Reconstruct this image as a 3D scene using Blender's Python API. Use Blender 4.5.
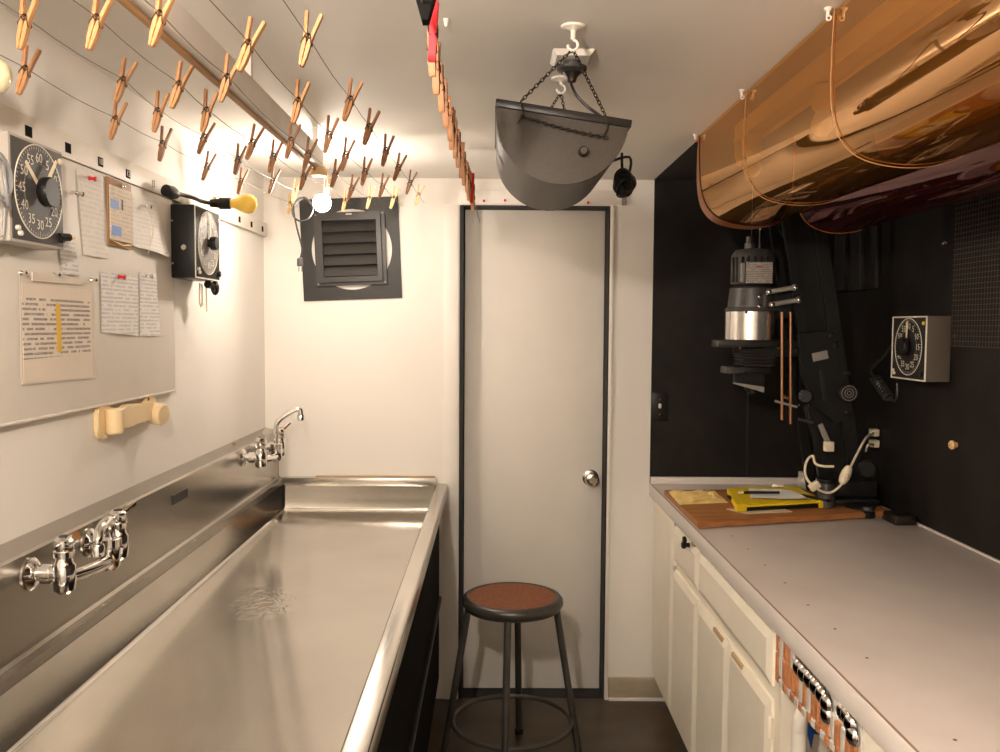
import bpy, bmesh, math, random
from mathutils import Vector, Matrix
random.seed(7)
for o in list(bpy.data.objects): bpy.data.objects.remove(o)
sc = bpy.context.scene
COL = sc.collection

# ---------------------------------------------------------------- camera
F = 880.0; CH = 1.545
def cam_axes(pitch, yaw, roll):
    cy, sy, cp, sp = math.cos(yaw), math.sin(yaw), math.cos(pitch), math.sin(pitch)
    fwd = Vector((sy*cp, cy*cp, -sp)); right = Vector((cy, -sy, 0)); up = right.cross(fwd)
    r = math.cos(roll)*right + math.sin(roll)*up
    u = -math.sin(roll)*right + math.cos(roll)*up
    return r, u, fwd
CR, CU, CW = cam_axes(.0567, .0077, .0065)
cd = bpy.data.cameras.new('camera'); cam = bpy.data.objects.new('camera', cd); COL.objects.link(cam)
cd.sensor_width = 36; cd.lens = F*36/1000; cd.clip_start = .02
m = Matrix.Identity(4)
for i in range(3):
    m[i][0] = CR[i]; m[i][1] = CU[i]; m[i][2] = -CW[i]
m[2][3] = CH
cam.matrix_world = m
sc.camera = cam
def at(x, y, ax, val):
    """photo pixel -> point of a plane x=, y= or z=val"""
    d = CR*((x-500)/F) + CU*((376-y)/F) + CW
    o = Vector((0, 0, CH)); i = 'xyz'.index(ax)
    return o + d*((val-o[i])/d[i])

# ---------------------------------------------------------------- world / exposure
w = bpy.data.worlds.new('World'); sc.world = w; w.use_nodes = True
w.node_tree.nodes['Background'].inputs[0].default_value = (.05, .045, .04, 1)
w.node_tree.nodes['Background'].inputs[1].default_value = .3
sc.view_settings.view_transform = 'Standard'; sc.view_settings.look = 'None'
sc.view_settings.gamma = 1; sc.view_settings.use_curve_mapping = False
sc.view_settings.exposure = 1.3
LAMP_FAR = 128.0      # radiance of the lit bulb by the vent
LAMP_NEAR = 720.0     # radiance of the lit bulb hanging over the camera
WARM = (1.0, .865, .74)

# ---------------------------------------------------------------- room numbers
XL, XR, YB, YN, ZC = -.926, 1.387, 3.57, -.9, 2.135
XN = .64          # counter edge and edge of the black niche

# ---------------------------------------------------------------- materials
MATS = {}
def _new(name):
    mt = bpy.data.materials.new(name); mt.use_nodes = True
    nt = mt.node_tree; MATS[name] = mt
    return mt, nt, nt.nodes['Principled BSDF']
def mat(name, col, rough=.5, metal=0, var=.06, scale=12, bump=0, bscale=60, stretch=None, spec=.5, col2=None, coat=0):
    mt, nt, b = _new(name); N = nt.nodes; L = nt.links
    tc = N.new('ShaderNodeTexCoord'); mp = N.new('ShaderNodeMapping')
    L.new(tc.outputs['Object'], mp.inputs[0])
    if stretch: mp.inputs['Scale'].default_value = stretch
    nz = N.new('ShaderNodeTexNoise'); nz.inputs['Scale'].default_value = scale; nz.inputs['Detail'].default_value = 5
    L.new(mp.outputs[0], nz.inputs['Vector'])
    rp = N.new('ShaderNodeValToRGB'); e = rp.color_ramp.elements
    a = col; c = col2 or [min(1, x*(1+var)) for x in col]
    if not col2: a = [x*(1-var) for x in col]
    e[0].position = .3; e[0].color = (*a, 1); e[1].position = .7; e[1].color = (*c, 1)
    L.new(nz.outputs[0], rp.inputs[0]); L.new(rp.outputs[0], b.inputs['Base Color'])
    b.inputs['Roughness'].default_value = rough; b.inputs['Metallic'].default_value = metal
    b.inputs['Specular IOR Level'].default_value = spec
    b.inputs['Coat Weight'].default_value = coat
    if bump:
        n2 = N.new('ShaderNodeTexNoise'); n2.inputs['Scale'].default_value = bscale; n2.inputs['Detail'].default_value = 4
        L.new(mp.outputs[0], n2.inputs['Vector'])
        bp = N.new('ShaderNodeBump'); bp.inputs['Strength'].default_value = bump; bp.inputs['Distance'].default_value = .002
        L.new(n2.outputs[0], bp.inputs['Height']); L.new(bp.outputs[0], b.inputs['Normal'])
    return mt
def steel(name, col, rough, stretch, bump=.05, dent=None):
    mt, nt, b = _new(name); N = nt.nodes; L = nt.links
    tc = N.new('ShaderNodeTexCoord'); mp = N.new('ShaderNodeMapping'); mp.inputs['Scale'].default_value = stretch
    L.new(tc.outputs['Object'], mp.inputs[0])
    nz = N.new('ShaderNodeTexNoise'); nz.inputs['Scale'].default_value = 30; nz.inputs['Detail'].default_value = 4
    L.new(mp.outputs[0], nz.inputs['Vector'])
    mr = N.new('ShaderNodeMapRange'); mr.inputs[3].default_value = rough*.8; mr.inputs[4].default_value = rough*1.25
    L.new(nz.outputs[0], mr.inputs[0]); L.new(mr.outputs[0], b.inputs['Roughness'])
    n2 = N.new('ShaderNodeTexNoise'); n2.inputs['Scale'].default_value = 4; n2.inputs['Detail'].default_value = 6
    L.new(tc.outputs['Object'], n2.inputs['Vector'])
    rp = N.new('ShaderNodeValToRGB'); e = rp.color_ramp.elements
    e[0].position = .35; e[0].color = (*[x*.9 for x in col], 1); e[1].position = .65; e[1].color = (*col, 1)
    L.new(n2.outputs[0], rp.inputs[0]); L.new(rp.outputs[0], b.inputs['Base Color'])
    b.inputs['Metallic'].default_value = 1
    bp = N.new('ShaderNodeBump'); bp.inputs['Strength'].default_value = bump; bp.inputs['Distance'].default_value = .001
    L.new(nz.outputs[0], bp.inputs['Height']); L.new(bp.outputs[0], b.inputs['Normal'])
    if dent:      # a scratched, dented spot of the sheet
        vd = N.new('ShaderNodeVectorMath'); vd.operation = 'DISTANCE'; vd.inputs[1].default_value = dent[:3]
        L.new(tc.outputs['Object'], vd.inputs[0])
        fm = N.new('ShaderNodeMapRange'); fm.inputs[1].default_value = dent[3]; fm.inputs[2].default_value = dent[3]*.35
        L.new(vd.outputs['Value'], fm.inputs[0])
        n4 = N.new('ShaderNodeTexNoise'); n4.inputs['Scale'].default_value = 26; n4.inputs['Detail'].default_value = 2; n4.inputs['Distortion'].default_value = 1.2
        L.new(tc.outputs['Object'], n4.inputs['Vector'])
        mu = N.new('ShaderNodeMath'); mu.operation = 'MULTIPLY'; L.new(fm.outputs[0], mu.inputs[0]); L.new(n4.outputs[0], mu.inputs[1])
        b2 = N.new('ShaderNodeBump'); b2.inputs['Strength'].default_value = .35; b2.inputs['Distance'].default_value = .006
        L.new(mu.outputs[0], b2.inputs['Height']); L.new(bp.outputs[0], b2.inputs['Normal']); L.new(b2.outputs[0], b.inputs['Normal'])
    return mt
def written(name, paper, ink, pitch, axes='yz', margin=.0, dens=.5, word=90):
    """paper with rows of illegible handwriting; object coordinates"""
    mt, nt, b = _new(name); N = nt.nodes; L = nt.links
    tc = N.new('ShaderNodeTexCoord'); sp = N.new('ShaderNodeSeparateXYZ'); L.new(tc.outputs['Object'], sp.inputs[0])
    u, v = sp.outputs['XYZ'.index(axes[0].upper())], sp.outputs['XYZ'.index(axes[1].upper())]
    def math_(op, a, bb=None, c=None):
        n = N.new('ShaderNodeMath'); n.operation = op
        for i, q in enumerate((a, bb, c)):
            if q is None: continue
            if isinstance(q, (int, float)): n.inputs[i].default_value = q
            else: L.new(q, n.inputs[i])
        return n.outputs[0]
    row = math_('DIVIDE', v, pitch); fr = math_('FRACT', row); fl = math_('FLOOR', row)
    band = math_('MULTIPLY', math_('GREATER_THAN', fr, .25), math_('LESS_THAN', fr, .75))
    cb = N.new('ShaderNodeCombineXYZ'); L.new(math_('MULTIPLY', u, word), cb.inputs[0]); L.new(math_('MULTIPLY', fl, 7.31), cb.inputs[1])
    L.new(math_('MULTIPLY', v, word*1.3), cb.inputs[2])
    nz = N.new('ShaderNodeTexNoise'); nz.inputs['Scale'].default_value = 2.2; nz.inputs['Detail'].default_value = 3
    L.new(cb.outputs[0], nz.inputs['Vector'])
    stroke = math_('LESS_THAN', math_('ABSOLUTE', math_('SUBTRACT', nz.outputs[0], .5)), .06*dens*2)
    cb2 = N.new('ShaderNodeCombineXYZ'); L.new(math_('MULTIPLY', u, word*.25), cb2.inputs[0]); L.new(math_('MULTIPLY', fl, 3.7), cb2.inputs[1])
    n3 = N.new('ShaderNodeTexNoise'); n3.inputs['Scale'].default_value = 1.0; L.new(cb2.outputs[0], n3.inputs['Vector'])
    words = math_('GREATER_THAN', n3.outputs[0], .42)
    f = math_('MULTIPLY', math_('MULTIPLY', band, stroke), words)
    mx = N.new('ShaderNodeMix'); mx.data_type = 'RGBA'
    mx.inputs[6].default_value = (*paper, 1); mx.inputs[7].default_value = (*ink, 1)
    L.new(f, mx.inputs[0]); L.new(mx.outputs[2], b.inputs['Base Color']); b.inputs['Roughness'].default_value = .7
    return mt
def emit(name, col, strength):
    mt, nt, b = _new(name); N = nt.nodes; L = nt.links
    nz = N.new('ShaderNodeTexNoise'); nz.inputs['Scale'].default_value = 3
    mr = N.new('ShaderNodeMapRange'); mr.inputs[3].default_value = strength*.97; mr.inputs[4].default_value = strength*1.03
    L.new(nz.outputs[0], mr.inputs[0])
    b.inputs['Base Color'].default_value = (.9, .88, .8, 1); b.inputs['Emission Color'].default_value = (*col, 1)
    L.new(mr.outputs[0], b.inputs['Emission Strength'])
    return mt
def film(name, tint, body, gloss_tint, gl, rough=.02, dif=.25):
    """coloured plastic sheet: see-through tint + body colour + mirror-like gloss"""
    mt = bpy.data.materials.new(name); mt.use_nodes = True; MATS[name] = mt
    nt = mt.node_tree; N = nt.nodes; L = nt.links; N.clear()
    out = N.new('ShaderNodeOutputMaterial')
    tr = N.new('ShaderNodeBsdfTransparent'); tr.inputs[0].default_value = (*tint, 1)
    df = N.new('ShaderNodeBsdfTranslucent'); df.inputs[0].default_value = (*body, 1)
    d2 = N.new('ShaderNodeBsdfDiffuse'); d2.inputs[0].default_value = (*body, 1)
    gs = N.new('ShaderNodeBsdfGlossy'); gs.inputs[0].default_value = (*gloss_tint, 1); gs.inputs['Roughness'].default_value = rough
    tc = N.new('ShaderNodeTexCoord'); nz = N.new('ShaderNodeTexNoise'); nz.inputs['Scale'].default_value = 5; nz.inputs['Detail'].default_value = 1
    L.new(tc.outputs['Object'], nz.inputs['Vector'])
    bp = N.new('ShaderNodeBump'); bp.inputs['Strength'].default_value = .25; bp.inputs['Distance'].default_value = .004
    L.new(nz.outputs[0], bp.inputs['Height']); L.new(bp.outputs[0], gs.inputs['Normal'])
    m0 = N.new('ShaderNodeMixShader'); m0.inputs[0].default_value = .5; L.new(df.outputs[0], m0.inputs[1]); L.new(d2.outputs[0], m0.inputs[2])
    m1 = N.new('ShaderNodeMixShader'); m1.inputs[0].default_value = dif; L.new(tr.outputs[0], m1.inputs[1]); L.new(m0.outputs[0], m1.inputs[2])
    lw = N.new('ShaderNodeFresnel'); lw.inputs[0].default_value = 1.5
    ad = N.new('ShaderNodeMath'); ad.operation = 'ADD'; ad.use_clamp = True; ad.inputs[1].default_value = gl; L.new(lw.outputs[0], ad.inputs[0])
    m2 = N.new('ShaderNodeMixShader'); L.new(ad.outputs[0], m2.inputs[0]); L.new(m1.outputs[0], m2.inputs[1]); L.new(gs.outputs[0], m2.inputs[2])
    L.new(m2.outputs[0], out.inputs[0])
    return mt

mat('wall_white', (.82, .78, .72), .6, var=.02, scale=3, bump=.08, bscale=90)
mat('ceiling_white', (.80, .77, .71), .7, var=.02, scale=3, bump=.1, bscale=70)
mat('black_wall', (.0125, .0102, .0085), .5, var=.35, scale=8, bump=.3, bscale=40, spec=.25)
mat('black_ceiling', (.02, .018, .017), .7, var=.2)
mat('floor_brown', (.04, .027, .016), .35, col2=(.085, .06, .037), scale=7, bump=.15, bscale=40)
mat('door_white', (.78, .74, .67), .5, var=.02, scale=6)
mat('matte_black', (.007, .0065, .006), .9, spec=.08)
mat('seal_black', (.012, .012, .012), .7)
mat('trim_white', (.80, .76, .70), .5, var=.02)
mat('baseboard_tan', (.42, .35, .25), .5)
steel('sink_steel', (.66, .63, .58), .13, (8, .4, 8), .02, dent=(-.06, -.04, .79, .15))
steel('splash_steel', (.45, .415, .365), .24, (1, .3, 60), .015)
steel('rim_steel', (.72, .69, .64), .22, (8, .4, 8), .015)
mat('sink_stain', (.30, .25, .2), .3, metal=1)
mat('chrome', (.82, .8, .78), .08, metal=1, var=.02)
mat('brass', (.45, .30, .12), .3, metal=1)
mat('iron_dark', (.07, .06, .05), .45, metal=1)
mat('nickel', (.6, .57, .52), .25, metal=1)
mat('black_plastic', (.009, .0085, .008), .4, var=.2, spec=.35)
mat('black_metal', (.011, .0105, .010), .35, metal=0, var=.2, spec=.4)
mat('grey_metal', (.065, .06, .056), .42, metal=.3, var=.1)
mat('grey_light', (.28, .26, .235), .45, var=.1)
mat('hammertone', (.042, .033, .024), .45, metal=.1, var=.15, scale=160, bump=.12, bscale=260, spec=.35)
mat('cream_plastic', (.80, .62, .36), .4, var=.04)
mat('red_plastic', (.60, .012, .02), .5, spec=.25)
mat('white_plastic', (.82, .78, .70), .4, var=.03)
mat('yellow_glass', (.98, .60, .10), .25, var=.08)
mat('pale_glass', (.9, .78, .5), .25, var=.05)
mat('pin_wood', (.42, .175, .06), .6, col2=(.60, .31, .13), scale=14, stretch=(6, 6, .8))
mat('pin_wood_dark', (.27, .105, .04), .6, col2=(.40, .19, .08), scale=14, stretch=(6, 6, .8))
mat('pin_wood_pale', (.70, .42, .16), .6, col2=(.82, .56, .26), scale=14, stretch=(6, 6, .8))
mat('wire', (.22, .18, .14), .5, metal=.2)
mat('rail_white', (.78, .73, .66), .6, var=.06)
mat('rail_wood', (.42, .22, .08), .6, col2=(.55, .32, .14), scale=12, stretch=(6, .5, 6))
mat('tan_wood', (.70, .45, .2), .6, var=.12)
mat('board_white', (.76, .71, .63), .55, var=.02)
mat('strip_paper', (.76, .70, .60), .5, var=.03)
mat('paper', (.93, .90, .85), .7, var=.02)
mat('paper_aged', (.74, .64, .53), .7, var=.03)
mat('paper_tan', (.72, .58, .42), .7, var=.06)
mat('clipboard', (.40, .21, .08), .6, var=.15)
mat('blue_tape', (.12, .25, .60), .6)
mat('blue_bright', (.02, .13, .50), .55)
mat('clear_sleeve', (.70, .62, .52), .15, var=.04)
mat('highlighter', (.72, .45, .05), .6)
written('note_faint', (.84, .80, .74), (.66, .62, .57), .011, dens=.35, word=150)
written('note_aged', (.74, .63, .50), (.5, .42, .34), .010, dens=.4, word=150)
written('note_ink', (.82, .79, .75), (.42, .40, .41), .0095, dens=.45, word=170)
written('chart_ink', (.74, .64, .53), (.20, .18, .17), .0098, dens=.85, word=170)
written('tiny_print', (.42, .38, .33), (.2, .15, .13), .006, axes='xz', dens=.9, word=260)
mat('vent_black', (.026, .023, .021), .42, var=.12, bump=.1)
mat('vent_plate', (.015, .0135, .012), .5, var=.15)
mat('cork', (.15, .045, .016), .75, col2=(.28, .095, .035), scale=110, bump=.3, bscale=140)
mat('stool_steel', (.085, .078, .07), .36, metal=.5, var=.12)
mat('counter_grey', (.60, .53, .485), .38, col2=(.67, .60, .55), scale=5, bump=.04, bscale=120)
mat('counter_edge', (.74, .68, .63), .4, var=.02)
mat('counter_line', (.30, .19, .13), .5)
mat('hole_dark', (.12, .08, .06), .6)
mat('cabinet_cream', (.92, .85, .71), .42, var=.02)
mat('worn_wood', (.50, .34, .18), .6, var=.2)
mat('easel_wood', (.30, .11, .032), .5, col2=(.46, .20, .065), scale=7, stretch=(1, 9, 9))
mat('easel_yellow', (.86, .62, .02), .4, var=.04)
mat('cloth_yellow', (.80, .58, .22), .85, var=.1, scale=20, bump=.3, bscale=200)
mat('copper', (.70, .30, .13), .35, metal=.3, var=.25, scale=40)
mat('mosaic_silver', (.80, .77, .73), .3, metal=.3, var=.1, scale=30)
mat('rod_copper', (.36, .17, .08), .4, metal=.6)
mat('lampwhite', (.82, .78, .66), .4, var=.03)
mat('track_yellow', (1.0, .66, .04), .45, var=.03)
steel('drum_alu', (.80, .78, .75), .16, (60, 60, 2))
mat('glass_grey', (.42, .38, .32), .2)
mat('dial_black', (.022, .02, .019), .6, spec=.25)
mat('dial_grey', (.085, .08, .075), .5, var=.08, spec=.35)
mat('label_black', (.012, .011, .011), .9, spec=.05)
mat('mark_white', (.80, .74, .62), .5)
mat('hand_cream', (.86, .72, .48), .4)
mat('timer_grey', (.46, .42, .37), .5, var=.03)
mat('timer_brown', (.115, .09, .07), .5, var=.04)
mat('cord_dark', (.035, .033, .031), .3)
mat('cord_grey', (.30, .30, .30), .45)
mat('cord_cream', (.80, .70, .52), .5)
mat('mesh_wire', (.085, .068, .056), .45, metal=.3)
mat('string_amber', (.50, .25, .09), .6)
mat('hook_white', (.80, .76, .68), .45)
mat('felt_dark', (.016, .014, .013), .55, spec=.3)
film('amber_film', (1.0, .80, .22), (1.0, .40, .06), (1.0, .63, .35), .31, dif=.18)
film('ruby_film', (.30, .03, .03), (.10, .008, .012), (.80, .52, .52), .10, rough=.03, dif=.5)
mat('amber_hem', (.24, .078, .016), .35)
mat('amber_edge', (.55, .20, .03), .35)
mat('faded_red', (.35, .13, .10), .6)
mat('red_edge', (.70, .07, .03), .4)
emit('bulb_far', WARM, LAMP_FAR)
emit('bulb_near', WARM, LAMP_NEAR)

# ---------------------------------------------------------------- mesh helper
ORG = {}
class MB:
    def __init__(self): self.bm = bmesh.new()
    def _add(self, verts, faces):
        vs = [self.bm.verts.new(v) for v in verts]
        fs = []
        for f in faces:
            try: fs.append(self.bm.faces.new([vs[i] for i in f]))
            except ValueError: pass
        return vs, fs
    def hexa(self, p, bevel=0, seg=2):
        vs, fs = self._add(p, [(0,3,2,1),(4,5,6,7),(0,1,5,4),(1,2,6,5),(2,3,7,6),(3,0,4,7)])
        if bevel:
            es = list({e for f in fs for e in f.edges})
            bmesh.ops.bevel(self.bm, geom=es, offset=bevel, segments=seg, affect='EDGES', profile=.5)
        return self
    def box(self, x0, x1, y0, y1, z0, z1, bevel=0, seg=2):
        x0, x1 = min(x0,x1), max(x0,x1); y0, y1 = min(y0,y1), max(y0,y1); z0, z1 = min(z0,z1), max(z0,z1)
        return self.hexa([(x0,y0,z0),(x1,y0,z0),(x1,y1,z0),(x0,y1,z0),(x0,y0,z1),(x1,y0,z1),(x1,y1,z1),(x0,y1,z1)], bevel, seg)
    def obox(self, c, size, rot, bevel=0, seg=2):
        c = Vector(c); hx, hy, hz = [s/2 for s in size]
        R = rot if isinstance(rot, Matrix) else Matrix.Rotation(rot[1], 3, rot[0])
        q = [(-hx,-hy,-hz),(hx,-hy,-hz),(hx,hy,-hz),(-hx,hy,-hz),(-hx,-hy,hz),(hx,-hy,hz),(hx,hy,hz),(-hx,hy,hz)]
        return self.hexa([c + R @ Vector(v) for v in q], bevel, seg)
    @staticmethod
    def frame(d):
        d = Vector(d).normalized()
        a = Vector((0,0,1)) if abs(d.z) < .9 else Vector((1,0,0))
        u = d.cross(a).normalized(); v = d.cross(u).normalized()
        return d, u, v
    def lathe(self, prof, origin, axis=(0,0,1), seg=24, cap=True, ang0=0, sx=1, sy=1):
        o = Vector(origin); d, u, v = self.frame(axis)
        verts = []; n = len(prof)
        for r, h in prof:
            for k in range(seg):
                t = ang0 + 2*math.pi*k/seg
                verts.append(o + d*h + u*(r*sx*math.cos(t)) + v*(r*sy*math.sin(t)))
        faces = []
        for i in range(n-1):
            for k in range(seg):
                k2 = (k+1) % seg
                faces.append((i*seg+k, i*seg+k2, (i+1)*seg+k2, (i+1)*seg+k))
        if cap:
            faces.append(tuple(range(seg))[::-1]); faces.append(tuple((n-1)*seg+k for k in range(seg)))
        self._add(verts, faces); return self
    def cyl(self, p0, p1, r0, r1=None, seg=16):
        p0, p1 = Vector(p0), Vector(p1); L = (p1-p0).length
        return self.lathe([(r0,0),(r0 if r1 is None else r1, L)], p0, p1-p0, seg)
    def disc_rounded(self, p0, p1, r, b=.002, seg=24):
        p0, p1 = Vector(p0), Vector(p1); L = (p1-p0).length
        return self.lathe([(r-b,0),(r,b),(r,L-b),(r-b,L)], p0, p1-p0, seg)
    def sphere(self, c, r, seg=16, rings=10, s=(1,1,1)):
        mtx = Matrix.Translation(Vector(c)) @ Matrix.Diagonal((*s, 1))
        bmesh.ops.create_uvsphere(self.bm, u_segments=seg, v_segments=rings, radius=r, matrix=mtx); return self
    def tube(self, pts, r, seg=8, closed=False):
        pts = [Vector(p) for p in pts]; n = len(pts)
        rr = r if isinstance(r, (list, tuple)) else [r]*n
        tang = []
        for i in range(n):
            if closed: t = pts[(i+1)%n]-pts[i-1]
            else: t = pts[min(i+1,n-1)]-pts[max(i-1,0)]
            tang.append(t.normalized())
        d, u, v = self.frame(tang[0]); verts = []
        for i in range(n):
            u = (u - tang[i]*u.dot(tang[i])).normalized(); v = tang[i].cross(u)
            for k in range(seg):
                a = 2*math.pi*k/seg
                verts.append(pts[i] + u*(rr[i]*math.cos(a)) + v*(rr[i]*math.sin(a)))
        faces = []
        for i in range(n if closed else n-1):
            j = (i+1) % n
            for k in range(seg):
                k2 = (k+1) % seg
                faces.append((i*seg+k, i*seg+k2, j*seg+k2, j*seg+k))
        if not closed:
            faces.append(tuple(range(seg))[::-1]); faces.append(tuple((n-1)*seg+k for k in range(seg)))
        self._add(verts, faces); return self
    def torus(self, c, R, r, axis=(0,0,1), seg=40, ms=8):
        d, u, v = self.frame(axis); c = Vector(c)
        return self.tube([c + u*(R*math.cos(2*math.pi*k/seg)) + v*(R*math.sin(2*math.pi*k/seg)) for k in range(seg)], r, ms, True)
    def prism(self, poly, depth_vec, bevel=0):
        """closed polygon (3D points) swept by depth_vec"""
        n = len(poly); dv = Vector(depth_vec); P = [Vector(p) for p in poly]
        vs, fs = self._add(P + [p+dv for p in P], [tuple(range(n))[::-1], tuple(range(n, 2*n))] + [(i, (i+1)%n, n+(i+1)%n, n+i) for i in range(n)])
        if bevel:
            es = list({e for f in fs[:2] for e in f.edges})
            bmesh.ops.bevel(self.bm, geom=es, offset=bevel, segments=2, affect='EDGES')
        return self
    def ring_plate(self, outer, inner, depth_vec):
        """plate with a hole: outer / inner loops of equal length"""
        n = len(outer); dv = Vector(depth_vec)
        P = [Vector(p) for p in outer] + [Vector(p) for p in inner]
        P = P + [p+dv for p in P]; f = []
        for i in range(n):
            j = (i+1) % n
            f += [(i,j,n+j,n+i), (2*n+i,3*n+i,3*n+j,2*n+j), (i,2*n+i,2*n+j,j), (n+i,n+j,3*n+j,3*n+i)]
        self._add(P, f); return self
    def grid(self, fn, nu, nv):
        verts = [fn(i/nu, j/nv) for j in range(nv+1) for i in range(nu+1)]
        faces = [(j*(nu+1)+i, j*(nu+1)+i+1, (j+1)*(nu+1)+i+1, (j+1)*(nu+1)+i) for j in range(nv) for i in range(nu)]
        self._add(verts, faces); return self
    def mesh(self, name, material, org=(0,0,0), sharp=35, recalc=True):
        if recalc: bmesh.ops.recalc_face_normals(self.bm, faces=self.bm.faces)
        me = bpy.data.meshes.new(name); bmesh.ops.translate(self.bm, verts=self.bm.verts, vec=-Vector(org))
        self.bm.to_mesh(me); self.bm.free()
        me.materials.append(MATS[material])
        for p in me.polygons: p.use_smooth = True
        me.set_sharp_from_angle(angle=math.radians(sharp))
        return me
    def build(self, name, material, parent=None, org=None, sharp=35, recalc=True, kind=None):
        """parts are modelled in world metres; their origin is their thing's base"""
        if parent is not None: o_ = ORG[parent.name]
        else: o_ = Vector(org) if org else Vector((0,0,0))
        ob = bpy.data.objects.new(name, self.mesh(name, material, o_, sharp, recalc)); COL.objects.link(ob)
        ORG[ob.name] = Vector(o_)
        if parent is not None: ob.parent = parent
        else: ob.location = o_
        if kind: ob['kind'] = kind
        return ob
def tag(o, label, cat, group=None):
    o['label'] = label; o['category'] = cat
    if group: o['group'] = group
    return o
def thing(name, label, cat, loc=(0,0,0), group=None):
    o = bpy.data.objects.new(name, None); COL.objects.link(o); o.empty_display_size = .05
    o.location = loc; ORG[o.name] = Vector(loc)
    return tag(o, label, cat, group)
def struct(name, mb, material, parent=None, **k):
    return mb.build(name, material, parent, kind='structure' if parent is None else None, **k)
def copy_tree(o, parent=None):
    c = o.copy(); COL.objects.link(c); ORG[c.name] = ORG[o.name]
    if parent is not None: c.parent = parent
    for ch in list(o.children): copy_tree(ch, c)
    return c
def text_bm(mb, s, size, origin, ux, uy, depth=.0006, align='CENTER'):
    """letters as thin raised geometry: ux / uy are the reading and up directions"""
    cu = bpy.data.curves.new('t', 'FONT'); cu.body = s; cu.size = size; cu.align_x = align; cu.align_y = 'CENTER'; cu.resolution_u = 2
    ob = bpy.data.objects.new('t', cu); COL.objects.link(ob)
    dg = bpy.context.evaluated_depsgraph_get(); me = bpy.data.meshes.new_from_object(ob.evaluated_get(dg))
    ux, uy = Vector(ux), Vector(uy); o = Vector(origin); nrm = ux.cross(uy)*depth
    vs = [mb.bm.verts.new(o + ux*v.co.x + uy*v.co.y + nrm) for v in me.vertices]
    for p in me.polygons:
        try: mb.bm.faces.new([vs[i] for i in p.vertices])
        except ValueError: pass
    bpy.data.objects.remove(ob); bpy.data.curves.remove(cu); bpy.data.meshes.remove(me)
def V(*a): return Vector(a)
def smooth_path(pts, n=6):
    """Catmull-Rom through points"""
    P = [Vector(p) for p in pts]; out = []
    for i in range(len(P)-1):
        p0, p1, p2, p3 = P[max(i-1,0)], P[i], P[i+1], P[min(i+2, len(P)-1)]
        for k in range(n):
            t = k/n
            out.append(.5*((2*p1) + (p2-p0)*t + (2*p0-5*p1+4*p2-p3)*t*t + (3*p1-p0-3*p2+p3)*t**3))
    out.append(P[-1]); return out

# ================================================================ THE SETTING
T = .08
struct('floor', MB().box(XL-T, XR+T, YN-T, YB+T+.2, -T, 0), 'floor_brown')
struct('ceiling', MB().box(XL-T, XN, YN-T, YB+T+.2, ZC, ZC+T), 'ceiling_white')
struct('ceiling_niche', MB().box(XN, XR+T, YN-T, YB+T+.2, ZC, ZC+T), 'black_ceiling')
struct('wall_left', MB().box(XL-T, XL, YN-T, YB+T, 0, ZC), 'wall_white')
struct('wall_right', MB().box(XR, XR+T, YN-T, YB+T, 0, ZC), 'black_wall')
struct('wall_rear', MB().box(XL, XR, YN-T, YN, 0, ZC), 'wall_white')
DL, DR, DH = -.138, .468, 2.03       # door opening
wb = MB().box(XL, DL, YB, YB+.15, 0, ZC).box(DL, DR, YB, YB+.15, DH, ZC).box(DR, XN, YB, YB+.15, 0, ZC)
struct('wall_back', wb, 'wall_white')
wn = struct('wall_niche', MB().box(XN, XR, YB, YB+T, 0, ZC), 'wall_white')
jx = at(747, 430, 'y', YB).x
MB().box(XN+.003, jx-.003, YB-.008, YB, .91, ZC).build('panel', 'black_wall', wn)
MB().box(jx+.003, XR, YB-.008, YB, .91, ZC).build('panel', 'black_wall', wn)
MB().box(jx-.0045, jx+.0045, YB-.011, YB-.007, .91, at(747, 393, 'y', YB).z, .001).build('joint_strip', 'felt_dark', wn)
# door
dr = struct('door_1', MB().box(DL+.018, DR-.008, YB+.10, YB+.14, .004, DH-.006, .002), 'door_white')
kx = at(592, 480, 'y', YB+.04)
MB().lathe([(.0,0),(.034,0),(.034,.006),(.026,.010)], (kx.x, YB+.10, kx.z), (0,-1,0), 28).build('rosette', 'nickel', dr)
MB().lathe([(.011,.004),(.012,.028),(.022,.036),(.029,.046),(.030,.056),(.024,.066),(.014,.069),(.012,.066),(.0,.066)], (kx.x, YB+.10, kx.z), (0,-1,0), 28).build('knob', 'nickel', dr)
MB().cyl((kx.x, YB+.034, kx.z), (kx.x, YB+.029, kx.z), .007, .006, 16).build('lock_button', 'brass', dr)
sl = MB().box(DL, DL+.014, YB+.001, YB+.145, 0, DH).box(DR-.006, DR, YB+.001, YB+.145, 0, DH).box(DL+.014, DR-.006, YB+.001, YB+.145, DH-.005, DH).box(DL+.014, DR-.006, YB+.012, YB+.145, -.01, .0015)
struct('trim_1', sl, 'seal_black')
struct('wall_doorway', MB().box(DL-.1, DR+.1, YB+.15, YB+.19, 0, ZC), 'black_ceiling')
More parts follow.
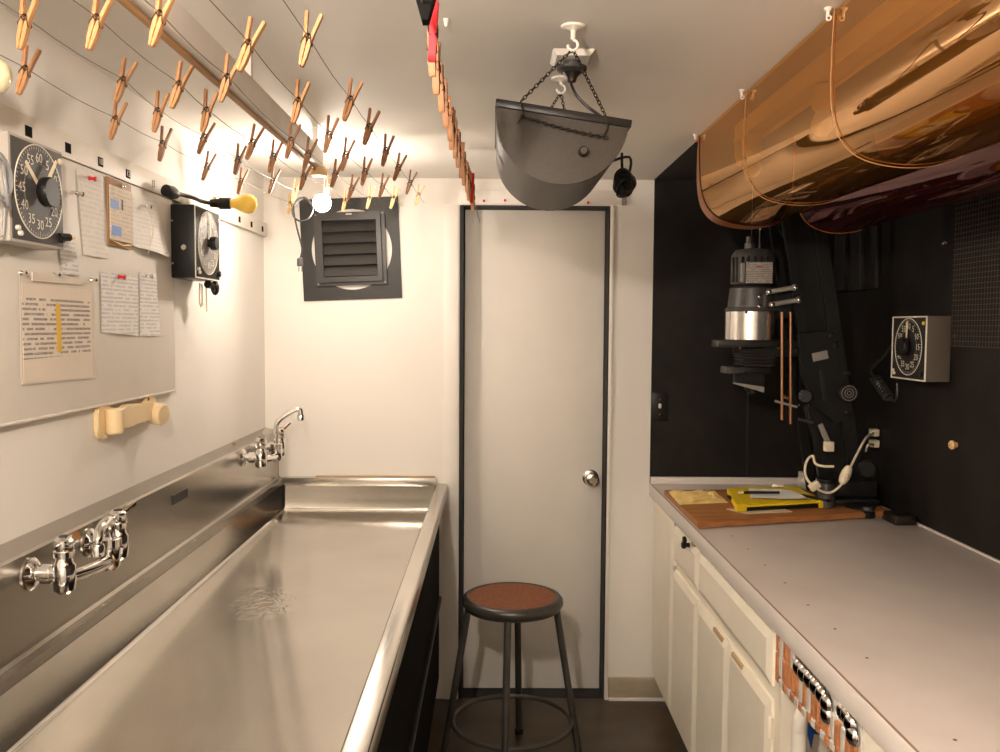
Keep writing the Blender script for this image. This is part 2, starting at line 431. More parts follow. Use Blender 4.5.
# door casing strips and header rail
struct('trim_2', MB().box(DL-.062, DL-.004, YB-.006, YB, 0, DH+.002, .001), 'trim_white')
struct('trim_3', MB().box(DR+.002, DR+.014, YB-.010, YB, 0, DH+.002, .001), 'trim_white')
hz0, hz1 = at(540, 206, 'y', YB).z, at(540, 192, 'y', YB).z
hd = struct('trim_4', MB().box(DL+.005, at(621, 198, 'y', YB).x, YB-.012, YB, DH+.003, hz1+.005, .001), 'trim_white')
MB().box(at(622, 198, 'y', YB).x, at(626, 198, 'y', YB).x, YB-.014, YB, DH+.003, hz1+.008, .001).build('end_block', 'grey_light', hd)
for k, (px, py) in enumerate([(484, 201), (505, 200.5), (525, 200.5), (543, 201), (588, 204)]):
    p = at(px, py, 'y', YB-.014)
    t = MB().lathe([(.0,0),(.0045,0),(.003,.004),(.0028,.009),(.005,.012),(.004,.0145),(0,.0145)], (p.x, YB-.012, max(p.z, DH+.010)), (0,-1,0), 12).build('push_pin', 'red_plastic')
    o_ = V(p.x, YB-.012, p.z); t.data.transform(Matrix.Translation(-o_)); t.location = o_
    tag(t, '%s red push pin from the louvre vent in the white rail above the door' % ['first','second','third','fourth','fifth'][k], 'push pin', 'red pins above the door')
bb = MB().box(DR+.016, .726, YB-.012, YB, .012, .095, .002)
bo = struct('baseboard_back', bb, 'baseboard_tan')
MB().box(DR+.016, .726, YB-.020, YB, 0, .012, .002).build('shoe', 'trim_white', bo)
# small screw nub and cable holes in the ceiling
nb = at(446, 19, 'z', ZC)
tag(MB().lathe([(0,0),(.006,0),(.005,.004),(.003,.014),(0,.016)], nb, (0,0,-1), 12).build('ceiling_screw', 'hook_white', org=None), 'small white screw in the ceiling between clothespins and hanging lamp', 'screw')

# ================================================================ SINK
S0, S1 = 1.245, YB-.004     # near and far ends
RX0, RX1, RZ = -.228, -.184, .90
sink = thing('darkroom_sink', 'long stainless steel darkroom sink with tall backsplash along white wall', 'sink', (-.55, 2.4, 0))
# basin shell
FX = -.850; FZ = .788
b = MB(); GX, GY, GN, GR = FX+.0015, S1-.0365, S0+.0315, RX0+.0005
vs, fs = b._add([(GX,GN,FZ),(GR,GN,FZ),(GR,GY,FZ+.008),(GX,GY,FZ+.008),(GX,GN,RZ+.001),(GR,GN,RZ+.001),(GR,GY,RZ+.001),(GX,GY,RZ+.001)],
    [(0,1,2,3),(0,4,5,1),(1,5,6,2),(2,6,7,3),(3,7,4,0)])
es = [e for e in {e for f in fs for e in f.edges} if len(e.link_faces) == 2]
bmesh.ops.bevel(b.bm, geom=es, offset=.014, segments=3, affect='EDGES', profile=.5)
basin = b.build('basin', 'sink_steel', sink, recalc=False, sharp=60)
# rim: front, ends
MB().box(RX0, RX1, S0, S1, RZ-.045, RZ+.002, .004, 3).build('front_rim', 'rim_steel', sink)
MB().box(FX+.002, RX0+.002, S1-.0385, S1, RZ-.004, RZ+.028, .0015).build('end_rim', 'rim_steel', sink)
MB().box(FX, RX0, S0, S0+.03, RZ-.02, RZ+.002, .004).build('end_rim', 'rim_steel', sink)
# backsplash profile (x, z) swept along y
SX = -.872
prof = [(XL+.001,1.128),(SX-.004,1.117),(SX,1.112),(SX,.931),(SX+.006,.925),(FX+.002,.923),(FX+.002,.903),(FX,.901),(FX,.85),(XL+.001,.85)]
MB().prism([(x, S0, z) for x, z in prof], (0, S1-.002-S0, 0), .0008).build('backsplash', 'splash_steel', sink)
MB().box(SX, SX+.0022, at(172,491,'x',SX).y, at(187,491,'x',SX).y, 1.052, 1.078).build('nameplate', 'black_metal', sink)
for py_ in [(102,608),(193,544.5),(249,503.5)]:
    yy = at(*py_, 'x', SX+.01).y
    MB().lathe([(.006,0),(.005,.002),(0,.003)], (SX+.012, yy, .923), (0,0,1), 12).build('screw', 'chrome', sink)
for yy in (3.1,):
    MB().sphere((XL+.012, yy, 1.129), .006, 10, 6).build('caulk_plug', 'worn_wood', sink) if yy == 3.1 else None
# support below
MB().box(XL+.02, RX0-.01, S0+.02, S1-.01, .08, FZ-.03).build('under_cabinet', 'matte_black', sink)
MB().box(RX0-.008, RX0+.012, S0+.02, S1-.02, .10, RZ-.05, .001).build('front_panel', 'matte_black', sink)
MB().box(XL+.06, RX0-.06, S0+.05, S1-.03, 0, .08).build('plinth', 'matte_black', sink)
MB().box(RX0+.012, RX0+.022, S0+.02, S1-.02, .42, .44, .001).build('batten', 'black_plastic', sink)
# rusty caulk line on the far rim
MB().box(-.72, -.235, S1-.010, S1+.002, RZ+.027, RZ+.032, .001).build('caulk_line', 'worn_wood', sink)

def faucet(label, y0, y1, z, spout, lever_dirs, ym=None):
    t = thing('wall_faucet', label, 'faucet', (SX, (y0+y1)/2, z))
    xb = SX+.058
    for y, ld in zip((y0, y1), lever_dirs):
        MB().lathe([(0,0),(.030,0),(.031,.004),(.024,.011),(.015,.014)], (SX, y, z), (1,0,0), 24).build('flange', 'chrome', t)
        MB().lathe([(.013,.010),(.013,.022),(.019,.024),(.019,.040),(.016,.042),(.016,.058)], (SX, y, z), (1,0,0), 6 if False else 18).build('union_nut', 'chrome', t)
        v_ = MB().lathe([(0,-.036),(.012,-.036),(.019,-.030),(.021,-.012),(.021,.016),(.017,.022),(.015,.032),(.019,.034),(.019,.044),(0,.046)], (xb+.006, y, z), (0,0,1), 20)
        body = v_.build('valve', 'chrome', t)
        lv = MB().lathe([(0,.044),(.017,.044),(.019,.050),(.017,.066),(.010,.071),(0,.072)], (xb+.006, y, z), (0,0,1), 18)
        d = Vector(ld).normalized()
        p0 = V(xb+.006, y, z+.058)
        lv.tube([p0, p0+d*.02+V(0,0,.002), p0+d*.040+V(0,0,.006), p0+d*.047+V(0,0,.007)], [.009,.0075,.0065,.008], 10)
        lv.build('lever', 'chrome', t)
        MB().cyl(p0+V(0,0,.013), p0+V(0,0,.0152), .009, .008, 14).build('index_button', 'black_plastic', body)
    ym = ym or (y0+y1)/2
    MB().tube(smooth_path([(xb+.006,y0,z-.008),(xb+.02,y0+(ym-y0)*.55,z-.014),(xb+.026,ym,z-.014),(xb+.02,y1-(y1-ym)*.55,z-.014),(xb+.006,y1,z-.008)],5), .0125, 12).build('bridge', 'chrome', t)
    c = V(xb+.026, ym, z)
    MB().lathe([(0,-.036),(.013,-.034),(.019,-.024),(.019,.012),(.021,.014),(.021,.030),(.013,.034)], c, (0,0,1), 20).build('spout_base', 'chrome', t)
    pts = [c+Vector(p) for p in spout]
    s_ = MB().tube(smooth_path(pts, 5), .0095, 12).build('spout', 'chrome', t)
    e = pts[-1]; MB().lathe([(.011,0),(.013,.004),(.013,.022),(.010,.024),(0,.024)], e, (0,0,-1), 16).build('aerator', 'brass' if spout[1][2] > .09 else 'chrome', s_)
    return t
fz = at(60, 558, 'x', SX+.05).z
faucet('chrome two-handle wall faucet with low short spout, below the grey timer', 1.645, 1.885, 1.072, [(0,0,.02),(0,0,.045),(.002,-.006,.064),(.008,-.03,.075),(.018,-.085,.070),(.022,-.105,.055),(.022,-.107,.045)], [(.35,-.25,.15),(.3,.75,.2)], 1.80)
faucet('chrome two-handle wall faucet with tall swivel spout in the far sink corner', 3.05, 3.33, 1.082, [(0,0,.02),(0,0,.09),(.008,.0,.112),(.03,.006,.132),(.070,.012,.155),(.084,.016,.153),(.086,.016,.137)], [(.3,-.6,.2),(.4,.3,.3)], 3.19)

# ================================================================ LEFT WALL
BY1 = 2.525
board = thing('notice_board', 'white notice board panel on the left wall above the sink', 'notice board', (XL, 1.9, 1.357))
MB().box(XL+.001, XL+.014, .75, BY1, 1.357, 1.894, .0015).build('panel', 'board_white', board)
MB().box(XL+.001, XL+.016, .75, BY1+.004, 1.352, 1.3575, .0005).build('edge_strip', 'board_white', board)
BX = XL+.0145
strip = thing('label_strip', 'long cream strip with small black number labels along the left wall', 'label strip', (XL, 2.3, 1.906))
MB().box(XL+.001, XL+.017, .75, YB-.01, 1.896, 1.949, .001).build('strip', 'strip_paper', strip)
for (px, py), s_, dark in [((28.5,131.5),'',1),((68,148),'',1),((100.5,162),'10',1),((128,174),'12',1),((153,184),'15',0),((226,214),'2',0),((239.5,219.5),'',1),((251.5,224.5),'',1),((262.5,229),'',1)]:
    p = at(px, py, 'x', XL+.017); hw = .013 if px < 200 else .012
    lb = MB().box(XL+.017, XL+.0176, p.y-hw, p.y+hw, p.z-.0105, p.z+.0105).build('label', 'label_black' if dark else 'strip_paper', strip)
    if s_:
        t_ = MB(); text_bm(t_, s_, .020 if dark else .026, (XL+.0176, p.y, p.z), (0,1,0), (0,0,1)); t_.build('number', 'mark_white' if dark else 'label_black', lb, recalc=False)

def sheet(name, label, cat, px, material, x=BX, bulge=.004, nu=6, nv=8, curl=.0, group=None, thick=.0006):
    """sheet of paper; px = TL, TR, BR, BL photo corners on the board plane"""
    q = [at(a, c, 'x', x) for a, c in px]
    base = (q[0]+q[1]+q[2]+q[3])/4
    def fn(off):
        def f(u, v):
            p = (q[0]*(1-u)+q[1]*u)*(1-v) + (q[3]*(1-u)+q[2]*u)*v
            d = bulge*math.sin(math.pi*u)*v + curl*v*v*(.3+.7*u) + .001*math.sin(9*u+4*v)
            return V(x + .0008 + abs(d) + off, p.y, p.z)
        return f
    b = MB(); b.grid(fn(0), nu, nv); b.grid(fn(-thick), nu, nv)
    o = b.build(name, material, org=base); return tag(o, label, cat, group)
def pin(px, py, material, x=BX, label=None):
    p = at(px, py, 'x', x+.006)
    o = MB().lathe([(0,0),(.0055,0),(.0035,.004),(.003,.010),(.006,.013),(.005,.016),(0,.016)], (x+.0015, p.y, p.z), (1,.15,-.15), 12).build('push_pin', material, org=(x, p.y, p.z))
    tag(o, label, 'push pin')
sheet('paper_note', 'tall narrow white note held by a red push pin, right of the grey timer', 'note', [(76,170),(103,177),(108,259),(83,255)], 'note_faint')
pin(91, 178, 'red_plastic', label='red push pin holding the tall narrow note')
pin(78, 193, 'chrome', label='silver push pin on the left edge of the tall narrow note')
sheet('paper_slip', 'short written paper slip hanging below the grey timer', 'note', [(57,240),(74,243),(79,276),(62,274)], 'note_ink')
# clipboard with blue tape
q = [at(*p, 'x', BX) for p in [(105,176),(129,183),(129,250.5),(108,247)]]
cb = thing('clipboard', 'small brown clipboard with blue-taped papers', 'clipboard', (BX, q[0].y, q[2].z))
y0, y1, z0, z1 = q[0].y, q[1].y, q[2].z+.002, q[0].z
MB().box(BX+.001, BX+.006, y0, y1, z0, z1, .002).build('backing', 'clipboard', cb)
MB().box(BX+.006, BX+.009, y0+.006, y1-.004, z0+.014, z1-.018).build('paper', 'note_aged', cb)
MB().box(BX+.0092, BX+.0098, y0+.006, y0+.052, z0+.55*(z1-z0), z0+.68*(z1-z0)).build('tape', 'blue_tape', cb)
MB().box(BX+.0092, BX+.0098, y0+.006, y0+.064, z0+.16*(z1-z0), z0+.30*(z1-z0)).build('tape', 'blue_tape', cb)
MB().box(BX+.0092, BX+.0099, y0+.068, y0+.075, z0+.09, z0+.115).build('black_mark', 'dial_black', cb)
MB().sphere((BX+.010, y0+.075, z1-.012), .006, 12, 8).build('pin', 'chrome', cb)
MB().tube([(BX+.008, y0+.01, z0+.012),(BX+.010, (y0+y1)/2, z0+.004),(BX+.008, y1-.005, z0+.012)], .002, 8).build('wire', 'brass', cb)
# folded booklet on a string
bk = sheet('paper_bundle', 'white folded booklet tied with a string, beside the black timer', 'booklet', [(131,197),(156,204),(166,258),(131,246)], 'note_faint', bulge=.012, curl=.012)
p = [at(a, c, 'x', BX+.016) for a, c in [(146,205),(150,216),(153,232),(148,254)]]
st = MB().tube(smooth_path(p, 4), .0012, 6).build('string', 'cord_cream', bk); 
pin(147, 206, 'chrome', x=BX+.004, label='silver push pin holding the folded booklet')
# two written notes below
sheet('paper_note', 'white creased note covered in handwriting, held by a red pin', 'note', [(100,272),(138,276),(138,336),(101,332)], 'note_ink', bulge=.006)
pin(120.5, 276.5, 'red_plastic', label='red push pin in the creased handwritten note')
sheet('paper_note', 'narrow ring-torn written note right of the creased note', 'note', [(139,272),(156,273),(160,336),(139.5,336)], 'note_ink', bulge=.003)
pin(148, 276, 'chrome', label='silver push pin in the narrow ring-torn note')
# wall chart in a clear sleeve
q = [at(*p, 'x', BX+.003) for p in [(20,274),(94,283),(96,378),(22,385)]]
ch = thing('wall_chart', 'handwritten chart with yellow column in a clear sleeve on the board', 'chart', (BX, q[0].y, q[2].z))
def quad(mb, x, a, bq, c, d, th=.0008):
    mb.prism([(x, a.y, a.z), (x, bq.y, bq.z), (x, c.y, c.z), (x, d.y, d.z)], (th, 0, 0)); return mb
quad(MB(), BX+.0015, *q).build('sleeve', 'clear_sleeve', ch)
q2 = [at(*p, 'x', BX+.003) for p in [(22,283),(91,290),(93,377),(24,383)]]
quad(MB(), BX+.0025, *q2).build('paper', 'paper_aged', ch)
q3 = [at(*p, 'x', BX+.004) for p in [(22,295),(90,302),(91,353),(24,360)]]
quad(MB(), BX+.0034, *q3, th=.0006).build('writing_block', 'chart_ink', ch)
q4 = [at(*p, 'x', BX+.005) for p in [(56,303),(60.5,303.5),(62.5,352),(57.5,352.5)]]
quad(MB(), BX+.0041, *q4, th=.0005).build('highlight', 'highlighter', ch)
q5 = [at(*p, 'x', BX+.005) for p in [(32,272),(80,278),(82,285),(32,281)]]
quad(MB(), BX+.0036, *q5, th=.003).build('top_clip', 'clear_sleeve', ch)
for px, py in [(24,273),(57,275),(94,280)]:
    p = at(px, py, 'x', BX+.008)
    MB().lathe([(0,0),(.006,0),(.0035,.005),(.003,.010),(.006,.013),(0,.016)], (BX+.0015, p.y, p.z), (1,0,0), 12).build('pin', 'chrome', ch)

# ---------------------------------------------------------------- timers (local: width x, face towards -y, z up)
def timer(label, loc, rotz, W, H, D, case, face, dialm, hands, lamp, knob_big=.028):
    t = thing('darkroom_timer', label, 'timer', (0,0,0))
    MB().box(-W/2, W/2, -D, 0, 0, H, .003).build('case', case, t)
    MB().box(-W/2+.006, W/2-.006, -D-.0015, -D+.001, .006, H-.006, .0005).build('face_plate', face, t)
    c = V(0, -D-.0015, H*.52); R = min(W, H)*.445
    dl = MB().lathe([(0,0),(R,0),(R,.0012),(0,.0012)], c, (0,-1,0), 48).build('dial', dialm, t)
    MB().torus(c+V(0,-.0015,0), R, .0012, (0,1,0), 56, 6).build('ring', 'mark_white', dl)
    MB().torus(c+V(0,-.0014,0), R*.62, .0005, (0,1,0), 48, 4).build('ring', 'grey_light', dl)
    tk = MB()
    for k in range(60):
        a = 2*math.pi*k/60; r0 = R*(.90 if k % 5 else .86); r1 = R*.965
        d = V(math.sin(a), 0, math.cos(a)); e = V(math.cos(a), 0, -math.sin(a))*.0005
        A, B_ = c+d*r0+V(0,-.0019,0), c+d*r1+V(0,-.0019,0)
        tk._add([A-e, A+e, B_+e, B_-e], [(0,1,2,3)])
    tk.build('tick_marks', 'mark_white', dl, recalc=False)
    for k in range(12):
        a = 2*math.pi*k/12; s_ = str(5*k) if k else '60'
        n_ = MB(); text_bm(n_, s_, R*.30, c+V(R*.72*math.sin(a), -.0016, R*.72*math.cos(a)), (1,0,0), (0,0,1)); n_.build('numeral', 'mark_white', dl, recalc=False)
    for i, (ang, ln, wd) in enumerate(hands):
        a = math.radians(ang); d = V(math.sin(a), 0, math.cos(a))
        b = MB(); p0 = c+V(0,-.006-.002*i,0); e = V(math.cos(a), 0, -math.sin(a))*wd
        b.prism([p0-e, p0+e, p0+d*ln*R+e*.7, p0+d*ln*R-e*.7], (0,-.0016,0)); b.build('hand', 'hand_cream', t)
    kn = MB().lathe([(.012,0),(.012,.008),(knob_big*.93,.009),(knob_big,.012),(knob_big,.024),(knob_big*.93,.027),(0,.027)], c, (0,-1,0), 28).build('knob', 'black_plastic', t)
    MB().disc_rounded((W/2-.018, -D-.001, H-.022), (W/2-.018, -D-.006, H-.022), .006, .001, 14).build('indicator', lamp, t)
    MB().disc_rounded((-W/2+.018, -D-.001, .026), (-W/2+.018, -D-.008, .026), .005, .001, 12).build('switch', 'mark_white', t)
    MB().disc_rounded((-W/2+.026, -D-.001, .017), (-W/2+.026, -D-.008, .017), .005, .001, 12).build('switch', 'mark_white', t)
    MB().disc_rounded((W/2-.020, -D-.001, .022), (W/2-.020, -D-.010, .022), .009, .001, 14).build('switch', 'black_plastic', t)
    t.location = loc; t.rotation_euler = (0, 0, rotz)
    return t
def tw(t, p):      # timer-local point to world, for cords and sockets that leave it
    return Matrix.Translation(t.location) @ Matrix.Rotation(t.rotation_euler.z, 4, 'Z') @ Vector(p)
z0 = 1.690
t1 = timer('grey-faced darkroom timer with pointer hands on the notice board', (XL+.0145, 1.678, z0), math.pi/2, .196, .194, .053, 'timer_grey', 'dial_grey', 'dial_grey', [(-50,.85,.0045),(38,.98,.005)], 'hand_cream')
MB().tube([(.070,-.056,.024),(.100,-.062,.026)], .008, 10).build('toggle', 'black_plastic', t1)
MB().tube([(.100,-.062,.026),(.118,-.064,.028)], [.007,.003], 10).build('toggle_tip', 'brass', t1)
# cord in loops left of timer 1
c1 = MB()
for k, (dy, r) in enumerate([(-.150,.045),(-.152,.046),(-.150,.042)]):
    c1.torus((XL+.075+.006*k, 1.678+dy+.006, 1.80-.01*k), r-.006, .0032, (1,.25*k,.1), 30, 7)
c1.tube([(XL+.078,1.678-.13,1.770),(XL+.07,1.678-.125,1.70),(XL+.03,1.678-.15,1.66)], .0032, 7)
cc = c1.build('power_cord', 'cord_grey', org=(XL+.03, 1.55, 1.70)); tag(cc, 'grey looped power cord hanging beside the grey-faced timer', 'cord')

t2 = timer('black boxed darkroom timer with silver dial beside the yellow bulb', (XL+.002, 2.620, 1.676), math.pi/2, .222, .206, .079, 'black_plastic', 'dial_black', 'grey_light', [(2,.95,.004),(182,.3,.004)], 'hand_cream', .02)
MB().disc_rounded((-.1105, -.05, .085), (-.120, -.05, .085), .008, .001, 14).build('screw_terminal', 'nickel', t2)
for sx in (.14, .02):
    MB().disc_rounded((-.111, -.016, sx+.02), (-.1125, -.016, sx+.02), .003, .0004, 10).build('screw', 'nickel', t2)
MB().box(-.11, .11, -.0805, -.0785, .0, .004).build('bezel', 'mark_white', t2)
MB().box(-.111, -.107, -.0805, -.0785, .0, .206).build('bezel', 'mark_white', t2)
MB().box(.107, .111, -.0805, -.0785, .0, .206).build('bezel', 'mark_white', t2)
# yellow safelight bulb on a black socket arm above timer 2
a0 = at(176, 193, 'x', XL+.062); a1 = at(193, 199, 'x', XL+.06); a2 = at(206, 203.5, 'y', 2.70); a3 = at(231, 203.5, 'y', 2.70); a4 = at(257, 204, 'y', 2.70)
sb = thing('safelight_bulb', 'yellow safelight bulb in a black socket above the black timer', 'light bulb', a2)
ax = (a4-a3).normalized()
MB().tube(smooth_path([a0+V(-.012,-.012,.004), a0, a1+V(0,0,.004), a1.lerp(a2,.6)+V(0,0,.002), a2+ax*.02], 4), .006, 10).build('cord', 'black_plastic', sb)
MB().lathe([(.006,0),(.016,.004),(.018,.03),(.012,.05),(.006,.055)], a0+V(-.018,-.035,.003), (.3,.9,-.1), 16).build('plug', 'black_plastic', sb)
Lb = (a4-a3).length
MB().lathe([(.0,-.062),(.012,-.062),(.014,-.036),(.018,-.034),(.018,-.002),(.016,0),(0,0)], a3, ax, 18).build('socket', 'black_plastic', sb)
MB().lathe([(.0,.0),(.013,0),(.014,.008),(.019,.022),(.027,.040),(.0295,.053),(.027,.067),(.017,.077),(0,.081)], a3-ax*.002, ax, 24).build('bulb', 'yellow_glass', sb)
MB().lathe([(0,-.004),(.006,-.004),(.006,.006),(0,.006)], a3-ax*.05+V(0,0,.0145), (0,0,1), 10).build('switch_key', 'brass', sb)
# plug and cord hanging below timer 2
pl = at(214, 284, 'x', XL+.07)
pc = thing('hanging_plug', 'black round plug hanging by a pale cord under the black timer', 'plug', pl)
MB().sphere(pl+V(0,.01,-.012), .018, 16, 10, (.7,1,1.25)).build('plug', 'black_plastic', pc)
MB().cyl(pl+V(-.01,-.03,-.002), pl+V(-.005,.0,-.006), .012, .010, 14).build('collar', 'iron_dark', pc)
MB().tube(smooth_path([pl+V(-.03,-.04,0), pl+V(-.03,-.045,-.05), pl+V(-.03,-.03,-.07), pl+V(-.03,-.02,-.05), pl+V(-.03,-.02,0)],5), .0025, 7).build('cord', 'cord_cream', pc)
MB().tube([pl+V(-.02,-.012,0), pl+V(-.02,-.01,-.085)], .0025, 7).build('cord', 'cord_cream', pc)
# pale bulb at the frame edge, on the left wall
yb = at(-3, 75, 'x', -.80)
eb = thing('wall_bulb', 'pale yellow unlit bulb on the left wall above the timer', 'light bulb', (XL, yb.y, yb.z))
MB().lathe([(0,0),(.045,0),(.042,.02),(.02,.024),(.02,.06),(0,.06)], (XL, yb.y-.0, yb.z), (1,0,0), 20).build('socket', 'white_plastic', eb)
MB().lathe([(0,.055),(.013,.055),(.014,.067),(.020,.085),(.029,.103),(.031,.115),(.028,.13),(.017,.142),(0,.146)], (XL, yb.y, yb.z), (1,0,0), 24).build('bulb', 'pale_glass', eb)

# ---------------------------------------------------------------- paper towel holder
th = thing('towel_holder', 'empty cream plastic paper towel holder on the wall below the board', 'towel holder', (XL, 2.27, 1.30))
hz_ = lambda px, py: at(px, py, 'x', XL+.02)
A = hz_(106, 421); Bp = hz_(149.5, 412)
def rrect(cy, cz, w, h, r, x, n=5):
    pts = []
    for sx, sz, a0 in ((1,1,0),(-1,1,90),(-1,-1,180),(1,-1,270)):
        for k in range(n+1):
            a = math.radians(a0+90*k/n); pts.append(V(x, cy+sx*(w/2-r)+r*math.cos(a), cz+sz*(h/2-r)+r*math.sin(a)))
    return pts
MB().prism(rrect(A.y+.012, A.z, .070, .088, .022, XL+.001), (.012,0,0), .003).build('end_plate', 'cream_plastic', th)
MB().prism(rrect(Bp.y+.03, Bp.z+.008, .085, .078, .038, XL+.001), (.012,0,0), .003).build('end_plate', 'cream_plastic', th)
MB().lathe([(0,0),(.017,0),(.020,.004),(.020,.056),(.017,.060),(0,.060)], (XL+.032, A.y+.018, A.z-.032), (0,0,1), 20).build('hinge_barrel', 'cream_plastic', th)
MB().prism([(XL+.018,A.y+.035,A.z-.026),(XL+.018,A.y+.035,A.z+.018),(XL+.016,A.y+.09,A.z+.030),(XL+.014,Bp.y+.01,Bp.z+.026),(XL+.014,Bp.y+.01,Bp.z-.022),(XL+.014,A.y+.15,A.z-.020),(XL+.018,A.y+.11,A.z-.030)], (.018,0,0), .004).build('bar', 'cream_plastic', th)
MB().lathe([(0,0),(.026,0),(.029,.004),(.029,.038),(.025,.044),(0,.044)], (XL+.012, Bp.y+.02, Bp.z-.004), (1,-.25,-.1), 24).build('roller_end', 'cream_plastic', th)
MB().disc_rounded((XL+.0125, Bp.y+.012, Bp.z+.034), (XL+.0145, Bp.y+.012, Bp.z+.034), .005, .0005, 10).build('screw_hole', 'hole_dark', th)

# ================================================================ BACK WALL: VENT AND LIT BULB
vc = at(351, 249, 'y', YB); VR = math.radians(2.4)
def vp(u, v, d):
    c, s = math.cos(VR), math.sin(VR)
    return V(vc.x + u*c - v*s, YB - d*1.0, vc.z + u*s + v*c)
vent = thing('louvre_vent', 'black louvred vent on a square black plate on the back wall', 'vent', (vc.x, YB, vc.z-.2))
hw, hh = .198, .203; n = 64; outer = []; inner = []
for k in range(n):
    a = 2*math.pi*k/n; c, s = math.cos(a), math.sin(a); q = 1/max(abs(c), abs(s))
    outer.append(vp(hw*c*q, hh*s*q, .001)); inner.append(vp(.1615*c+.004, .1615*s-.002, .001))
MB().ring_plate(outer, inner, (0,-.005,0)).build('plate', 'vent_plate', vent)
def vbox(mb, u0, u1, v0, v1, d0, d1, bev=0):
    return mb.hexa([vp(u0,v0,d1), vp(u1,v0,d1), vp(u1,v0,d0), vp(u0,v0,d0), vp(u0,v1,d1), vp(u1,v1,d1), vp(u1,v1,d0), vp(u0,v1,d0)], bev)
fw, fh = .142, .146
fr = MB()
def rectloop(a, b, d): return [vp(-a,-b,d), vp(a,-b,d), vp(a,b,d), vp(-a,b,d)]
fr.ring_plate(rectloop(fw,fh,.006), rectloop(fw-.030,fh-.030,.006), (0,-.012,0)).build('outer_frame', 'vent_black', vent)
MB().ring_plate(rectloop(fw-.016,fh-.014,.018), rectloop(fw-.034,fh-.034,.018), (0,-.014,0)).build('inner_frame', 'vent_black', vent)
vbox(MB(), -fw+.03, fw-.03, -fh+.03, fh-.03, .002, .007).build('back_panel', 'seal_black', vent)
ih = fh-.036; ns = 5
for k in range(ns):
    zc_ = ih - (k+.5)*2*ih/ns; h2 = ih/ns
    MB().hexa([vp(-fw+.034,zc_-h2*.95,.030), vp(fw-.034,zc_-h2*.95,.030), vp(fw-.034,zc_-h2*.95,.026), vp(-fw+.034,zc_-h2*.95,.026),
               vp(-fw+.034,zc_+h2*.80,.013), vp(fw-.034,zc_+h2*.80,.013), vp(fw-.034,zc_+h2*.80,.009), vp(-fw+.034,zc_+h2*.80,.009)]).build('slat', 'vent_black', vent)
vbox(MB(), -.012, .012, fh-.011, fh-.006, .018, .0186).build('badge', 'mark_white', vent)
for u, v in [(-fw+.008,fh-.008),(fw-.008,fh-.008),(-fw+.008,-fh+.008),(fw-.008,-fh+.008)]:
    MB().lathe([(.004,0),(.003,.0015),(0,.002)], vp(u,v,.018), (0,-1,0), 10).build('screw', 'grey_light', vent)

def bulb(mb, o, ax):
    return mb.lathe([(0,0),(.0125,0),(.013,.012),(.018,.028),(.027,.046),(.030,.060),(.027,.075),(.016,.087),(0,.091)], o, ax, 24)
bp_ = at(322, 203, 'y', 2.97)
lamp = thing('bare_bulb_lamp', 'lit bare bulb hanging on a looped grey cord in front of the vent', 'lamp', bp_)
bax = V(.15,-.95,-.1).normalized(); bo_ = bp_ - bax*.06
bulb(MB(), bo_, bax).build('bulb', 'bulb_far', lamp)
MB().lathe([(0,-.055),(.008,-.055),(.017,-.045),(.019,-.04),(.019,-.002),(.0165,.004),(0,.004)], bo_, bax, 18).build('socket', 'black_plastic', lamp)
ce = bo_ - bax*.055
px_ = lambda a, c, Y=3.02: at(a, c, 'y', Y)
MB().tube(smooth_path([ce, px_(312,205,3.1), px_(303,199,3.08), px_(294,206,3.06), px_(293,215,3.04), px_(300,221,3.03), px_(309,218,3.03), px_(313,208,3.04), px_(305,197.5,3.06), px_(296,201,3.05), px_(294,210,3.05), px_(297,228,3.06), px_(302,248,3.06), px_(300.5,258,3.06)], 6), .0032, 8).build('cord', 'black_plastic', lamp)
pe = px_(300, 261, 3.06)
MB().lathe([(.004,.012),(.010,.008),(.011,-.016),(.008,-.018),(0,-.018)], pe, (0,0,1), 14).build('plug', 'grey_metal', lamp)
MB().tube([pe+V(-.005,0,-.016), pe+V(-.005,0,-.036)], .0022, 6).tube([pe+V(.005,0,-.016), pe+V(.005,0,-.036)], .0022, 6).build('prong', 'chrome', lamp)
MB().tube([bo_+V(0,.02,.018), V(bo_.x, bo_.y+.03, 2.0), V(bo_.x+.01, bo_.y, ZC-.01)], .0018, 6).build('hanger_wire', 'wire', lamp)

# ================================================================ CEILING RAIL, DRYING LINES, CLOTHESPINS
rail = thing('ceiling_rail', 'white board rail with a raw wood lower edge under the ceiling', 'rail', (-.545, 1.2, ZC))
RB = 2.012
MB().box(-.545, -.525, -.7, 2.74, RB+.010, RB+.066, .001).build('board', 'rail_white', rail)
MB().box(-.550, -.540, -.7, 2.72, RB, RB+.010, .002).build('edge_strip', 'rail_wood', rail)
MB().box(-.560, -.515, 2.70, 2.75, RB-.012, RB+.012, .003).build('end_block', 'tan_wood', rail)
for yy in (-.4, .6, 1.95, 2.66):
    MB().box(-.542, -.528, yy-.008, yy+.008, RB+.060, ZC-.001).build('hanger', 'rail_white', rail)
nl = V(-.28, .35, 1.94)
lamp2 = thing('bare_bulb_lamp', 'lit bare bulb in a socket hanging from the middle of the ceiling', 'lamp', nl)
bulb(MB(), nl+V(0,0,.05), (0,0,-1)).build('bulb', 'bulb_near', lamp2)
MB().lathe([(0,-.055),(.008,-.055),(.017,-.045),(.019,-.04),(.019,-.002),(.0165,.004),(0,.004)], nl+V(0,0,.05), (0,0,-1), 18).build('socket', 'black_plastic', lamp2)
MB().tube([nl+V(0,0,.10), nl+V(.003,.002,.15), V(nl.x,nl.y,ZC)], .0035, 8).build('cord', 'cord_grey', lamp2)

